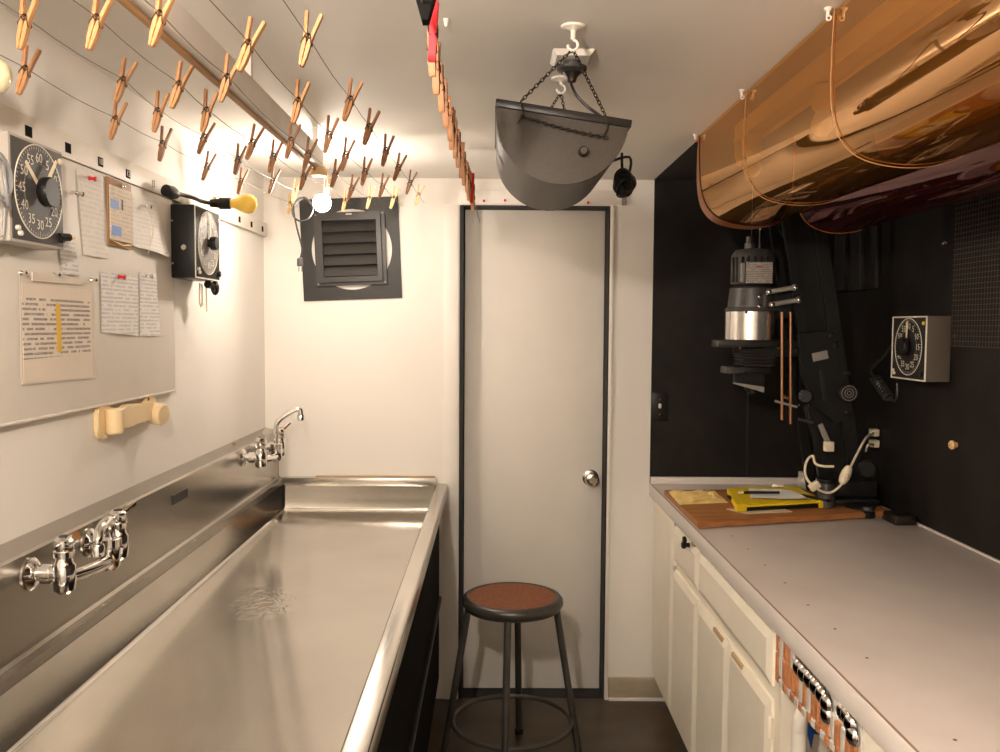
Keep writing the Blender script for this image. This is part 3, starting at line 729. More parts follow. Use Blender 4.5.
def make_pin(name, wood):
    """clothespin hanging jaws down; spring (and drying line) at its origin"""
    r = thing(name, 'wooden clothespin', 'clothespin', (0,0,0))
    for s in (-1, 1):
        b = MB()
        # prong outline in xz: jaws at z=-.046, handle tips at z=.037
        pts = [(.0003,-.043),(.0016,-.046),(.0040,-.043),(.0058,-.030),(.0068,-.006),(.0080,.004),(.0132,.034),(.0127,.037),(.0088,.037),(.0032,.006),(.0012,-.010),(.0003,-.018),(.0016,-.022),(.0016,-.029),(.0003,-.033)]
        b.prism([(s*x, -.005, z) for x, z in pts], (0,.010,0), .0008)
        b.build('prong', wood, r)
    sp = MB()
    for k in range(4): sp.torus((0,-.0048+.0032*k,.0), .0042, .0009, (0,1,0), 12, 5)
    for y in (-.0058, .0058):
        sp.tube([(-.0042,y,0),(-.0072,y,-.010),(-.0078,y*.5,-.012)], .0009, 5); sp.tube([(.0042,y,0),(.0072,y,-.010),(.0078,y*.5,-.012)], .0009, 5)
    sp.build('spring', 'iron_dark', r)
    return r
LINES = {   # line x : photo pixels of the springs along it
 -.28: [(308.5,37),(351,98.5),(370,125.5),(386.5,149),(399,166),(410.5,181.5),(419,194)],
 -.37: [(249.5,43),(299,100),(329.5,133),(346.5,153),(365.5,170),(383,185),(394,197)],
 -.46: [(161,14),(228,76.5),(291.5,139),(309,152),(336,172),(352.5,186.5),(370,197)],
 -.555: [(98,18),(180,83.5),(207.5,109.5),(253.5,141),(274,155),(304.5,175),(329,186),(345.5,200)],
 -.68: [(26,18),(124,79),(159,110),(205,136),(239,158),(273.5,179.5),(295.5,190)],
 -.785: [(26.5,68.5),(116.5,118),(163.5,142.5),(208,165),(242,180),(290.5,202.5)]}
NTH = ['first','second','third','fourth','fifth','sixth','seventh','eighth','ninth','tenth','eleventh','twelfth','thirteenth','fourteenth','fifteenth']
ORD = {-.785: 'first', -.68: 'second', -.555: 'third', -.46: 'fourth', -.37: 'fifth', -.28: 'sixth'}
proto = {'pin_wood': None, 'pin_wood_dark': None, 'pin_wood_pale': None}
def place_pin(loc, rot, wood, label, group, name='clothespin'):
    if proto.get(wood) is None: proto[wood] = make_pin(name, wood); r = proto[wood]
    else: r = copy_tree(proto[wood])
    r.location = loc; r.rotation_euler = rot; r['label'] = label; r['group'] = group
    return r
for X, pix in LINES.items():
    pts = []
    for k, (a, c) in enumerate(pix):
        p = at(a, c, 'x', X); pts.append(p)
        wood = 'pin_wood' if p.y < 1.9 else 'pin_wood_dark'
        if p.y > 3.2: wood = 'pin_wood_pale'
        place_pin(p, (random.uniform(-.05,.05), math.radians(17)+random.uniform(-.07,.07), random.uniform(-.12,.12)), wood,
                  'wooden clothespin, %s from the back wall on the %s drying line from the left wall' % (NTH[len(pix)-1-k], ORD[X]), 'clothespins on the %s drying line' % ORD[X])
    a, b_ = pts[0], pts[-1]
    ys = [V(X, YN+.01, a.z-.01), V(X, .3, a.z-.005)] + pts + [V(X, YB-.004, b_.z+.004)]
    fine = [ys[0]]
    for p, q in zip(ys, ys[1:]):
        for k in range(1, 5): 
            t = k/4; fine.append(p.lerp(q, t) - V(0,0,.006*math.sin(math.pi*t)*min(1,(q-p).length/.35)))
    w_ = MB().tube(fine, .0008, 5).build('drying_line', 'wire', org=(X, 1.5, a.z))
    tag(w_, 'thin %s drying line from the left wall, strung under the ceiling' % ORD[X], 'line', 'thin drying lines')
# edge-on row
row = [(1.28,-.0905),(1.375,-.0905),(1.49,-.0905),(1.60,-.0895),(1.716,-.088),(1.80,-.086),(1.89,-.084),(2.0,-.082),(2.14,-.079),(2.25,-.077),(2.37,-.074),(2.45,-.072),(2.52,-.071),(2.62,-.068),(2.74,-.066)]
RZL = lambda y: 1.945
for k, (y, x) in enumerate(row):
    place_pin((x, y, RZL(y)), (random.uniform(-.06,.06), math.radians(3), math.pi/2+random.uniform(-.15,.15)), 'pin_wood_dark' if y < 2.3 else 'pin_wood',  # darker wood copy on near pins offsets the close bulb's light
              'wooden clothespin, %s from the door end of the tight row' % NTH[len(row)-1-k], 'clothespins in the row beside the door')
w_ = MB().tube([(-.095,YN+.01,1.94),(-.093,.6,1.943)]+[(x,y,RZL(y)+.001) for y, x in row]+[(-.058,YB-.004,1.96)], .0013, 5).build('drying_line', 'wire', org=(-.08,1.5,1.94))
tag(w_, 'drying line carrying the tight row of clothespins beside the door', 'line', 'thin drying lines')
MATS['pin_red'] = MATS['red_plastic']
rp_ = make_pin('plastic_clothespin', 'red_plastic'); rp_.location = (-.083, 1.205, 1.944); rp_.rotation_euler = (.05, .03, math.pi/2); tag(rp_, 'red plastic clothespin at the end of the row beside a black clip', 'clothespin')
rp2 = copy_tree(rp_); rp2.name = 'plastic_clothespin'; rp2.location = (-.064, 2.56, 1.945); tag(rp2, 'red plastic clothespin among the wooden pins of the tight row', 'clothespin')
bc = thing('binder_clip', 'black binder clip with wire handles at the head of the clothespin row', 'clip', (-.088, 1.13, 1.945))
c = V(-.088, 1.13, 1.945)
MB().prism([(c.x-.013,c.y-.012,c.z+.012),(c.x+.013,c.y-.012,c.z+.012),(c.x+.004,c.y-.012,c.z-.020),(c.x-.004,c.y-.012,c.z-.020)], (0,.024,0), .001).build('body', 'matte_black', bc)
for s in (-1, 1):
    MB().tube(smooth_path([c+V(s*.003,-.006,-.018), c+V(s*.006,-.008,.02), c+V(s*.010,-.006,.042), c+V(s*.010,.006,.042), c+V(s*.006,.008,.02), c+V(s*.003,.006,-.018)], 4), .0012, 6).build('handle', 'chrome', bc)

# ================================================================ HANGING SAFELIGHT
FY, BYs = 1.80, 2.215
pL, pR = at(497,106,'y',FY), at(629,127,'y',FY)
cc_ = (pL+pR)/2; ux = (pR-pL).normalized(); uz = V(-ux.z, 0, ux.x); RR = (pR-pL).length/2
def sp_(u, v, y): return cc_ + ux*u + uz*v + V(0, y-FY, 0)
sl_ = thing('safelight_housing', 'dark grey half-drum safelight hanging on chains from the ceiling', 'safelight', (cc_.x, FY+.2, cc_.z-RR))
n = 28
poly = [sp_(RR*math.cos(math.pi+math.pi*k/n), RR*1.0*math.sin(math.pi+math.pi*k/n), FY) for k in range(n+1)]
MB().prism(poly, (0, BYs-FY, 0), .002).build('housing', 'hammertone', sl_)
MB().hexa([sp_(-RR-.004,-.002,FY-.005), sp_(RR+.004,-.002,FY-.005), sp_(RR+.004,-.002,BYs+.005), sp_(-RR-.004,-.002,BYs+.005), sp_(-RR-.004,.014,FY-.005), sp_(RR+.004,.014,FY-.005), sp_(RR+.004,.014,BYs+.005), sp_(-RR-.004,.014,BYs+.005)], .002).build('lid', 'black_metal', sl_)
kq = at(583,152,'y',FY-.004)
MB().lathe([(0,0),(.010,0),(.008,.006),(.006,.014),(.009,.018),(.007,.022),(0,.022)], (kq.x, FY, kq.z), (0,-1,0), 16).build('knob', 'hammertone', sl_)
def chain(mb, p, q, link=.0105, sag=0.0, r=.0011):
    p, q = Vector(p), Vector(q); n = max(2, int((q-p).length/(link*.72)))
    P = [p.lerp(q, k/n) - V(0,0,sag*math.sin(math.pi*k/n)) for k in range(n+1)]
    for k in range(n):
        c = (P[k]+P[k+1])/2; d, u, v = MB.frame(P[k+1]-P[k]); s = u if k % 2 else v
        mb.tube([c + d*(link/2*math.cos(t*math.pi/4)) + s*(.0034*math.sin(t*math.pi/4)) for t in range(8)], r, 5, True)
    return mb
def ceil_hook(px, py, drop, label):
    p = at(px, py, 'z', ZC)
    h = thing('ceiling_hook', label, 'hook', p)
    MB().lathe([(0,0),(.024,0),(.022,.004),(.008,.007),(.0045,.010),(.0045,drop-.018)], p, (0,0,-1), 20).build('plate', 'hook_white', h)
    e = p + V(0,0,-drop+.018)
    MB().tube([e + V(.010*math.sin(t), 0, -.010+.010*math.cos(t)) for t in [x*math.pi/6 for x in range(0, 10)]], .0028, 8).build('hook', 'hook_white', h)
    return p + V(0,0,-drop)
h1 = ceil_hook(573, 26, .045, 'white ceiling hook carrying the front chain of the hanging safelight')
h2 = ceil_hook(561, 78, .034, 'white ceiling hook carrying the rear chain of the hanging safelight')
lq, rq = sp_(-RR*.66,.016,FY+.0), sp_(RR*.62,.016,FY+.0)
ch_ = MB(); chain(ch_, h1, lq); chain(ch_, h1, rq); ch_.build('chain', 'iron_dark', sl_)
ch_ = MB(); chain(ch_, lq+V(0,-.008,-.03), sp_(RR*.70,-.03,FY-.008), sag=.004); ch_.build('chain', 'iron_dark', sl_)
for q in (lq, rq):
    MB().tube(smooth_path([q+V(0,-.004,.0), q+V(.004,-.010,-.02), q+V(.0,-.010,-.036), q+V(-.006,-.008,-.044)], 4), .0016, 6).build('wire_hook', 'iron_dark', sl_)
l2, r2 = sp_(-.06,.016,BYs-.0), sp_(.055,.016,BYs)
ch_ = MB(); chain(ch_, h2, l2); chain(ch_, h2, r2); ch_.build('chain', 'iron_dark', sl_)
# ceiling outlet plate, socket and cord
cp = at(572, 56, 'z', ZC)
ob_ = thing('ceiling_outlet', 'white square ceiling outlet with a dark plug and cord', 'outlet', cp)
MB().hexa([(cp.x-.045,cp.y-.055,ZC-.001),(cp.x+.045,cp.y-.055,ZC-.001),(cp.x+.045,cp.y+.055,ZC-.001),(cp.x-.045,cp.y+.055,ZC-.001),(cp.x-.036,cp.y-.045,ZC-.012),(cp.x+.036,cp.y-.045,ZC-.012),(cp.x+.036,cp.y+.045,ZC-.012),(cp.x-.036,cp.y+.045,ZC-.012)]).build('plate', 'hook_white', ob_)
MB().lathe([(0,.010),(.020,.010),(.020,.020),(.033,.024),(.033,.030),(.024,.036)], (cp.x,cp.y,ZC), (0,0,-1), 24).build('socket', 'grey_metal', ob_)
MB().lathe([(0,.030),(.022,.034),(.012,.046),(.009,.056),(.004,.058)], (cp.x,cp.y,ZC), (0,0,-1), 18).build('plug', 'iron_dark', ob_)
ec = sp_(RR*.60,.016,FY+.12)
MB().tube(smooth_path([V(cp.x,cp.y,ZC-.056), at(571,84,'y',FY+.12), at(577,96,'y',FY+.11), at(588,107,'y',FY+.11), at(602,117,'y',FY+.10)], 6), .0033, 8).build('cord', 'black_plastic', ob_)
# bundled cord at the right end
cb_ = at(624, 182, 'y', 2.16)
cbt = thing('cord_bundle', 'black bundled cord and plug hanging at the end of the safelight', 'cord', cb_)
MB().tube(smooth_path([sp_(RR*.96,-.01,2.16), V(cb_.x+.012,2.16,cb_.z+.06), V(cb_.x+.010,2.16,cb_.z+.015), V(cb_.x-.004,2.16,cb_.z+.03), V(cb_.x-.006,2.16,cb_.z+.07)], 5), .0034, 8).build('cord', 'black_plastic', cbt)
bd = MB()
for k in range(13):
    bd.torus(cb_+V(random.uniform(-.008,.008), random.uniform(-.01,.01), random.uniform(-.018,.014)), .014+.006*random.random(), .0036, (random.uniform(-.6,.6), 1, random.uniform(-.7,.7)), 18, 6)
bd.build('coil', 'black_plastic', cbt)
MB().lathe([(.006,0),(.012,.006),(.013,.024),(.007,.028),(0,.028)], cb_+V(-.004,0,-.01), (-.1,0,-1), 14).build('plug', 'black_plastic', cbt)

# ================================================================ STOOL
sx, sy = .072, 3.02
stool = thing('shop_stool', 'grey steel stool with round cork seat standing before the door', 'stool', (sx, sy, 0))
MB().lathe([(.150,.604),(.150,.585),(.150,.570),(.158,.566),(.170,.572),(.177,.584),(.176,.596),(.168,.606),(.158,.609),(.153,.607)], (sx,sy,0), (0,0,1), 56, cap=False).build('seat_rim', 'stool_steel', stool)
MB().lathe([(0,.575),(.153,.575),(.1535,.604),(.150,.607),(0,.607)], (sx,sy,0), (0,0,1), 56).build('seat', 'cork', stool)
MB().lathe([(.12,.566),(.165,.566),(.165,.572),(.12,.572)], (sx,sy,0), (0,0,1), 40).build('under_plate', 'stool_steel', stool)
for k, ang in enumerate([82, 4, 178, 263]):
    a = math.radians(ang); d = V(math.cos(a), math.sin(a), 0); o_ = V(sx, sy, 0)
    lg = MB().tube([o_+d*.152+V(0,0,.572), o_+d*.243+V(0,0,.010)], .0125, 14).build('leg', 'stool_steel', stool)
    MB().lathe([(.016,0),(.017,.014),(.0135,.022)], o_+d*.245, (0,0,1), 14).build('foot', 'black_plastic', lg)
MB().torus((sx,sy,.160), .208, .0085, (0,0,1), 64, 10).build('foot_ring', 'stool_steel', stool)

# ================================================================ COUNTER AND CABINETS
CT = .91
counter = thing('counter', 'grey laminate counter with pale front edge along the black wall', 'counter', (1.0, 1.8, CT))
MB().box(XN+.004, XR-.001, .2, YB-.012, CT-.045, CT, .001).build('top', 'counter_grey', counter)
MB().box(XN, XN+.004, .2, YB-.012, CT-.052, CT-.003, .001).build('front_edge', 'counter_edge', counter)
MB().box(XN+.0022, XN+.0042, .2, YB-.012, CT-.003, CT+.0003).build('edge_line', 'counter_line', counter)
MB().box(XR-.010, XR-.001, .2, YB-.012, CT, CT+.006, .001).build('wall_bead', 'counter_edge', counter)
struct('trim_5', MB().box(XN+.004, XR-.011, YB-.034, YB-.0125, CT, CT+.026, .001), 'counter_edge')
for px, py in [(732,536),(748,549),(765,565),(785,583),(808,605),(835,629),(867,658),(955,740)]:
    p = at(px, py, 'z', CT)
    MB().lathe([(0,0),(.0032,0),(.0032,.0006),(0,.0006)], (p.x, p.y, CT), (0,0,1), 10).build('screw_hole', 'hole_dark', counter)
CX = .672      # face frame plane, doors stand proud of it
base = thing('kitchen_cabinet', 'cream painted cabinet with drawers and panel doors under the grey counter', 'cabinet', (1.0, 2.8, 0))
MB().box(CX, CX+.018, 1.99, YB-.006, .10, CT-.046).build('face_frame', 'cabinet_cream', base)
MB().box(CX+.018, XR-.01, 1.99, 2.006, .10, CT-.046).build('end_panel', 'cabinet_cream', base)
MB().box(CX+.018, XR-.01, 2.006, YB-.006, .10, .118).build('bottom', 'cabinet_cream', base)
MB().box(CX+.058, CX+.074, 1.99, YB-.022, 0, .10).build('toe_kick', 'cabinet_cream', base)
def front(name, ya, yb, za, zb, mat_='cabinet_cream', th=.016, bev=.022):
    """slab with a wide bevel all round, facing -x"""
    y0, y1 = min(ya,yb), max(ya,yb); b = MB(); x0, x1 = CX, CX-th
    o_ = [(x0,y0,za),(x0,y1,za),(x0,y1,zb),(x0,y0,zb)]; p_ = [(x0-.007,y0,za),(x0-.007,y1,za),(x0-.007,y1,zb),(x0-.007,y0,zb)]
    i_ = [(x1,y0+bev,za+bev),(x1,y1-bev,za+bev),(x1,y1-bev,zb-bev),(x1,y0+bev,zb-bev)]
    vs = o_+p_+i_; f = [(0,3,2,1),(8,9,10,11)]
    for k in range(4):
        j = (k+1)%4; f += [(k,j,4+j,4+k),(4+k,4+j,8+j,8+k)]
    b._add(vs, f); return b.build(name, mat_, base, sharp=15)
front('door', 3.168, 3.545, .125, .850)
d1 = front('drawer', 2.785, 3.150, .697, .830)
front('door', 2.785, 3.150, .125, .665)
front('drawer', 2.036, 2.768, .697, .826)
dE = front('door', 2.412, 2.768, .125, .662)
dF = front('door', 2.036, 2.398, .125, .662)
MB().box(CX-.0155, CX-.008, 2.46, 2.56, .646, .659, .002).build('finger_pull', 'worn_wood', dE)
MB().box(CX-.0155, CX-.008, 2.26, 2.36, .646, .659, .002).build('finger_pull', 'worn_wood', dF)
for zz in (.60, .20):
    MB().cyl((CX-.012,2.030,zz-.025),(CX-.012,2.030,zz+.025), .006, seg=10).build('hinge', 'cabinet_cream', dF)
for zz in (.836, .672):
    MB().box(CX-.010, CX-.001, 3.153, 3.163, zz-.012, zz+.004).build('hinge', 'nickel', base)
kb = V(CX-.016, 2.885, .832)
MB().lathe([(.008,0),(.007,.010),(.012,.014),(.013,.022),(.008,.027),(0,.028)], kb+V(0,0,-.01), (-1,0,0), 16).build('latch_knob', 'black_plastic', d1)
MB().obox(kb+V(-.018,.0,.0), (.012,.020,.034), ('X', .5), .002).build('latch_lever', 'black_plastic', d1)
MB().box(CX-.016, CX-.002, 2.835, 2.862, .828, .846, .002).build('latch_catch', 'worn_wood', d1)
# knee space: far stile belongs to the cabinet; near partition
kn_ = thing('counter_support', 'cream support panel at the open bay under the counter', 'panel', (1.0, 1.45, 0))
MB().box(CX-.006, XR-.02, 1.44, 1.528, 0, CT-.046, .002).build('panel', 'cabinet_cream', kn_)
MB().box(CX-.012, CX-.006, 1.40, 1.520, .10, CT-.055, .002).build('front_board', 'cabinet_cream', kn_)
bk_ = MB().box(XR-.03, XR-.012, 1.53, 1.985, .05, CT-.06).build('bay_backboard', 'grey_light', org=(1.36,1.75,.05)); tag(bk_, 'grey backboard inside the open bay under the counter', 'board')
# ---- mosaic strip with chrome domes
mz = thing('mosaic_strip', 'copper and silver mosaic strip with chrome domes under the counter edge', 'mosaic', (CX-.01, 1.75, .75))
MB().box(CX-.010, CX-.004, 1.530, 1.992, .748, .855, .001).build('backing', 'mosaic_silver', mz)
tile_me = {}
def tile(y, z, w, h, m_, dx=.0):
    MB().box(CX-.0155-dx, CX-.0095, y-w/2, y+w/2, z-h/2, z+h/2, .0018, 1).build('tile', m_, mz)
random.seed(11)
ncol = 18; y0_, y1_ = 1.990, 1.536; step = (y0_-y1_)/ncol
for k in range(ncol):
    yy = y0_ - (k+.5)*step
    pat = [('copper','copper'),('mosaic_silver','mosaic_silver'),('copper','copper'),('copper','copper'),('mosaic_silver','copper'),('copper','copper'),('copper','mosaic_silver')][k % 7]
    low = .775 + (.004 if k % 3 == 1 else 0)
    if k < 6: 
        tile(yy, .826, step*.70, .046, pat[0], random.uniform(0,.002))
    tile(yy, low, step*.70, .050, pat[1], random.uniform(0,.003))
    tile(yy, .739+random.uniform(-.003,.003), step*.8, .018, 'mosaic_silver' if k % 2 else 'copper', random.uniform(0,.002))
for k, (px, py) in enumerate([(798,667),(803,673),(809,679),(815,686),(821,694),(826,703),(826,714),(843,704),(847,713),(850,723),(852,735)]):
    p = at(px, py, 'x', CX-.018)
    MB().lathe([(.021,0),(.0205,.004),(.016,.010),(.008,.014),(0,.0155)], (CX-.014, p.y, min(p.z, .834)), (-1,0,0), 20).build('dome', 'chrome', mz)
# ---- pipe, blue tape, can in the bay
PXX = .683
pp = [at(799,752,'x',PXX), at(799,735,'x',PXX), at(801,718,'x',PXX), at(806,710,'x',PXX+.01), at(813,707,'x',PXX+.03)]
pipe = thing('drain_pipe', 'white plastic drain pipe bent inside the bay under the counter', 'pipe', (pp[0].x, pp[0].y, 0))
MB().tube(smooth_path([V(pp[0].x,pp[0].y,.0)]+pp+[pp[-1]+V(.08,-.01,.0), pp[-1]+V(.2,-.02,-.01)], 6), .017, 16).build('pipe', 'white_plastic', pipe)
bt = at(811, 727, 'y', 1.985)
star = [(0,.05),(.012,.02),(.035,.028),(.02,.004),(.04,-.02),(.012,-.018),(.004,-.055),(-.010,-.02),(-.03,-.03),(-.018,0),(-.035,.03),(-.010,.022)]
tag(MB().prism([(bt.x+a*.7, 1.9895, bt.z+c) for a, c in star], (0,-.002,0)).build('tape_scrap', 'blue_bright', org=(bt.x,1.988,bt.z)), 'torn blue tape stuck inside the bay behind the white pipe', 'tape')
rj = at(836, 748, 'x', .72)
jr = thing('wood_block', 'reddish wood block on end inside the bay by the mosaic strip', 'block', (.76, rj.y, 0))
MB().box(.72, .80, rj.y-.05, rj.y+.04, .0, rj.z+.005, .004).build('post', 'easel_wood', jr)
MB().box(.715, .805, rj.y-.055, rj.y+.045, rj.z+.005, rj.z+.020, .003).build('cap', 'easel_wood', jr)

# ================================================================ COUNTER-TOP THINGS
bdz = CT+.001
plank = thing('wood_board', 'reddish wooden enlarger baseboard lying on the grey counter', 'board', (.95, 3.05, bdz))
quad_ = [V(.648,2.742,bdz), V(1.345,2.935,bdz), V(1.35,3.34,bdz), V(.648,3.29,bdz)]
MB().prism(quad_, (0,0,.020), .002).build('board', 'easel_wood', plank)
MB().prism([V(.650,2.741,bdz+.002), V(1.344,2.933,bdz+.002), V(1.344,2.930,bdz+.002), V(.650,2.738,bdz+.002)], (0,0,.014)).build('front_lip', 'easel_wood', plank)
WZ = bdz+.0205
# yellow gloves
gl = MB()
def gf(off, ph, x0, y0, sx_, sy_, h):
    def f(u, v):
        a = V(x0 + sx_*(u-.5) + .16*sx_*(v-.5)*math.sin(5*u+ph), y0 + sy_*(v-.5) + .2*sy_*(u-.5)*math.cos(3*v+ph), 0)
        e = math.sin(math.pi*min(1,max(0,u)))**.35*math.sin(math.pi*min(1,max(0,v)))**.35
        z = WZ + .001 + (h*(.65+.35*math.sin(11*u+ph)*math.cos(7*v+2*ph)))*e*(1 if off else .02)
        return V(a.x, a.y, z)
    return f
glo = thing('work_gloves', 'crumpled pale yellow gloves on the left end of the wooden board', 'gloves', (.74, 3.13, WZ))
b = MB(); b.grid(gf(1,0.3,.735,3.13,.17,.21,.026), 18, 14); b.grid(gf(0,.3,.735,3.13,.17,.21,.026), 18, 14); b.build('glove', 'cloth_yellow', glo, sharp=80)
b = MB(); b.grid(gf(1,2.1,.775,3.11,.08,.12,.034), 16, 12); b.grid(gf(0,2.1,.775,3.11,.08,.12,.034), 16, 12); b.build('glove', 'cloth_yellow', glo, sharp=80)
b = MB()
for k in range(4):
    yy = 3.05+.03*k
    b.tube(smooth_path([(.79,yy+.04,WZ+.012),(.735+.01*k,yy,WZ+.014),(.69,yy-.02+.01*k,WZ+.010)],4), [.011]*8+[.008], 8)
b.build('fingers', 'cloth_yellow', glo, sharp=80)
# yellow easel
ez = WZ
E1, E2, E3, E4 = V(.868,3.20,ez), V(.815,2.885,ez), V(1.135,2.975,ez), V(1.13,3.24,ez)
es_ = thing('print_easel', 'yellow metal print easel with black latches on the wooden board', 'easel', (.97, 3.05, ez))
q = [E2+V(0,0,.016), E3+V(0,0,.016), E4+V(0,0,.018), E1+V(0,0,.018)]; cen = sum(q, V(0,0,0))/4
MB().prism([p for p in q], (0,0,.007), .001).build('frame', 'easel_yellow', es_)
MB().prism([cen+(p-cen)*.97+V(0,0,-.0155) for p in q], (0,0,.011), .001).build('base', 'black_metal', es_)
MB().prism([E2+V(-.004,-.006,.004), E2+V(.03,.002,.004), E2+V(.03,.014,.004), E2+V(-.004,.03,.004)], (0,0,.024), .002).build('corner', 'easel_yellow', es_)
MB().prism([E1+V(-.006,.0,.004), E2+V(-.006,0,.004), E2+V(.008,.004,.004), E1+V(.008,0,.004)], (0,0,.022), .002).build('side_rail', 'easel_yellow', es_)
MB().prism([E3+V(-.02,-.01,.0), E3+V(.01,-.004,.0), E3+V(.012,.02,.0), E3+V(-.02,.014,.0)], (0,0,.026), .002).build('corner', 'easel_yellow', es_)
MB().obox(E1.lerp(E2,.45)+V(-.008,0,.016), (.008,.05,.012), ('Z',.1), .002).build('latch', 'black_plastic', es_)
MB().obox(E2.lerp(E3,.93)+V(0,.03,.029), (.02,.12,.006), ('Z',.5), .002).build('latch', 'black_plastic', es_)
q2_ = [cen+(p-cen)*.88+V(0,0,.0075) for p in q]
MB().prism(q2_, (0,0,.0012)).build('plate', 'easel_yellow', es_)
pa = MB()
pc_ = [V(.885,2.985,0), V(1.07,2.955,0), V(1.075,3.14,0), V(.93,3.16,0)]
def pf(off):
    def f(u, v):
        p = (pc_[0]*(1-u)+pc_[1]*u)*(1-v) + (pc_[3]*(1-u)+pc_[2]*u)*v
        return V(p.x, p.y, ez+.0280 + off + .006*u*u*(1-v) + .0015*(1+math.sin(7*u+3*v)))
    return f
pa.grid(pf(0), 10, 8); pa.grid(pf(.0006), 10, 8)
tag(pa.build('paper_sheets', 'paper', org=(.97,3.05,ez+.026)), 'loose white paper lying on the yellow easel', 'paper')
pcl = V(.875,3.035,ez+.0395); pcr = V(1.0,3.03,ez+.041)
pn = thing('black_pen', 'black pen with a tan end lying across the white paper', 'pen', pcl)
MB().tube([pcl, pcr], .0048, 12).build('barrel', 'black_plastic', pn)
MB().tube([pcl+V(-.018,0,-.001), pcl], .0046, 12).build('end', 'cord_cream', pn)
tn = MB().prism([V(.79,2.935,ez+.0005), V(.835,2.862,ez+.0005), V(1.0,2.895,ez+.0005), V(.98,2.99,ez+.0005)], (0,0,.002)).build('card', 'paper_tan', org=(.88,2.92,ez)); tag(tn, 'tan card sticking out from under the yellow easel', 'card')
er = at(773, 485, 'y', 3.33); er = V(er.x, 3.33, WZ+.009)
tag(MB().lathe([(0,0),(.007,0),(.008,.003),(.008,.045),(.007,.048),(0,.048)], er, (.7,-.7,.0), 14).build('white_tube', 'white_plastic', org=er), 'small white tube on the back of the wooden board', 'tube')

# ---- enlarger
EX = lambda a, c, Y: at(a, c, 'y', Y)
en = thing('photo_enlarger', 'black photographic enlarger with silver lamp drum on the wooden board', 'enlarger', (1.2, 3.15, WZ))
HY = 3.12; hc = EX(751.5, 330, HY); hx = hc.x
zz = lambda py, px=750: EX(px, py, HY).z
dr0, dr1 = zz(340), zz(311)
MB().lathe([(.088,dr0),(.094,dr0+.002),(.094,dr1-.003),(.091,dr1)], (hx,HY,0), (0,0,1), 40).build('lamp_drum', 'drum_alu', en)
for a in (-2.05, -1.15):
    MB().sphere((hx+.094*math.cos(a), HY+.094*math.sin(a), dr1-.006), .005, 10, 8).build('drum_screw', 'black_metal', en)
m0, m1 = dr1, zz(287)
MB().lathe([(.094,m0),(.091,m0+.010),(.085,m0+.012),(.078,m1-.006),(.070,m1)], (hx,HY,0), (0,0,1), 28).build('condenser_collar', 'grey_metal', en)
u0, u1 = m1, zz(250)
MB().lathe([(.062,u0),(.078,u0+.010),(.078,u1-.022),(.062,u1),(.030,u1+.004)], (hx,HY,0), (0,0,1), 10, ang0=.3).build('lamp_housing', 'grey_metal', en)
for k in range(7):
    a = -2.9 + k*.28
    p = V(hx+.077*math.cos(a), HY+.077*math.sin(a), 0)
    MB().box(p.x-.004, p.x+.004, p.y-.004, p.y+.004, u0+.016, u1-.028, .001).build('cooling_fin', 'black_metal', en)
tp = EX(746, 250, HY)
MB().lathe([(.020,0),(.020,.024),(.015,.026),(.015,.046),(0,.047)], (hx-.012,HY,u1), (0,0,1), 18).build('top_cap', 'grey_metal', en)
MB().cyl((hx+.018,HY-.02,u1), (hx+.018,HY-.02,u1+.068), .007, .005, 12).build('cable_stem', 'black_plastic', en)
MB().cyl((hx+.018,HY-.02,u1+.068), (hx+.018,HY-.02,u1+.088), .004, .004, 10).build('stem_tip', 'brass', en)
# rating plate
l0, l1 = EX(746, 283, HY-.085), EX(773, 262, HY-.085)
MB().box(l0.x-.004, l1.x+.004, HY-.083, HY-.060, l0.z-.004, l1.z+.004, .003).build('plate_holder', 'black_metal', en)
rt = MB().box(l0.x, l1.x, HY-.0845, HY-.082, l0.z, l1.z, .001).build('rating_plate', 'tiny_print', en)
MB().box(l0.x+.034, l0.x+.056, HY-.0852, HY-.0846, l1.z-.020, l1.z-.012).build('red_mark', 'faded_red', rt)
for a, c in ((.006,.006),(.006,-.006),(-.006,.006),(-.006,-.006)):
    cx_ = (l0.x if a > 0 else l1.x)+a; cz_ = (l0.z if c > 0 else l1.z)+c
    MB().sphere((cx_, HY-.0848, cz_), .0022, 8, 6).build('rivet', 'nickel', rt)
MB().box(l0.x-.018, l0.x-.006, HY-.090, HY-.075, l0.z+.004, l1.z-.004, .002).build('grip', 'grey_light', en)
# parallel arms
for (a, c, d, e) in ((768.5,292,794.5,287.5),(771.5,304.5,798,300)):
    p, q = EX(a,c,HY-.10), EX(d,e,HY-.10)
    ar = MB().tube([p, q], .0085, 14).sphere(p, .0095, 12, 8).sphere(q, .0115, 12, 8).build('link_arm', 'grey_light', en)
    MB().lathe([(.007,0),(.007,.005),(.004,.007),(0,.007)], p+V(0,-.008,0), (0,-1,0), 12).build('pivot', 'nickel', ar)
    MB().lathe([(.007,0),(.007,.005),(.004,.007),(0,.007)], q+V(0,-.010,0), (0,-1,0), 12).build('pivot', 'nickel', ar)
for py in (297, 306.5):
    MB().sphere(EX(759.5,py,HY-.09), .0075, 12, 8).build('thumb_screw', 'nickel', en)
p = EX(765, 301, HY-.08); MB().box(p.x-.007, p.x+.007, HY-.09, HY-.06, p.z-.024, p.z+.024, .003).build('bracket', 'grey_metal', en)
pa_, pb_ = EX(772,287,HY-.05), EX(806,306,HY-.05)
MB().box(hx+.03, pb_.x+.02, HY-.05, HY+.05, zz(318), zz(290), .006).build('yoke', 'black_metal', en)
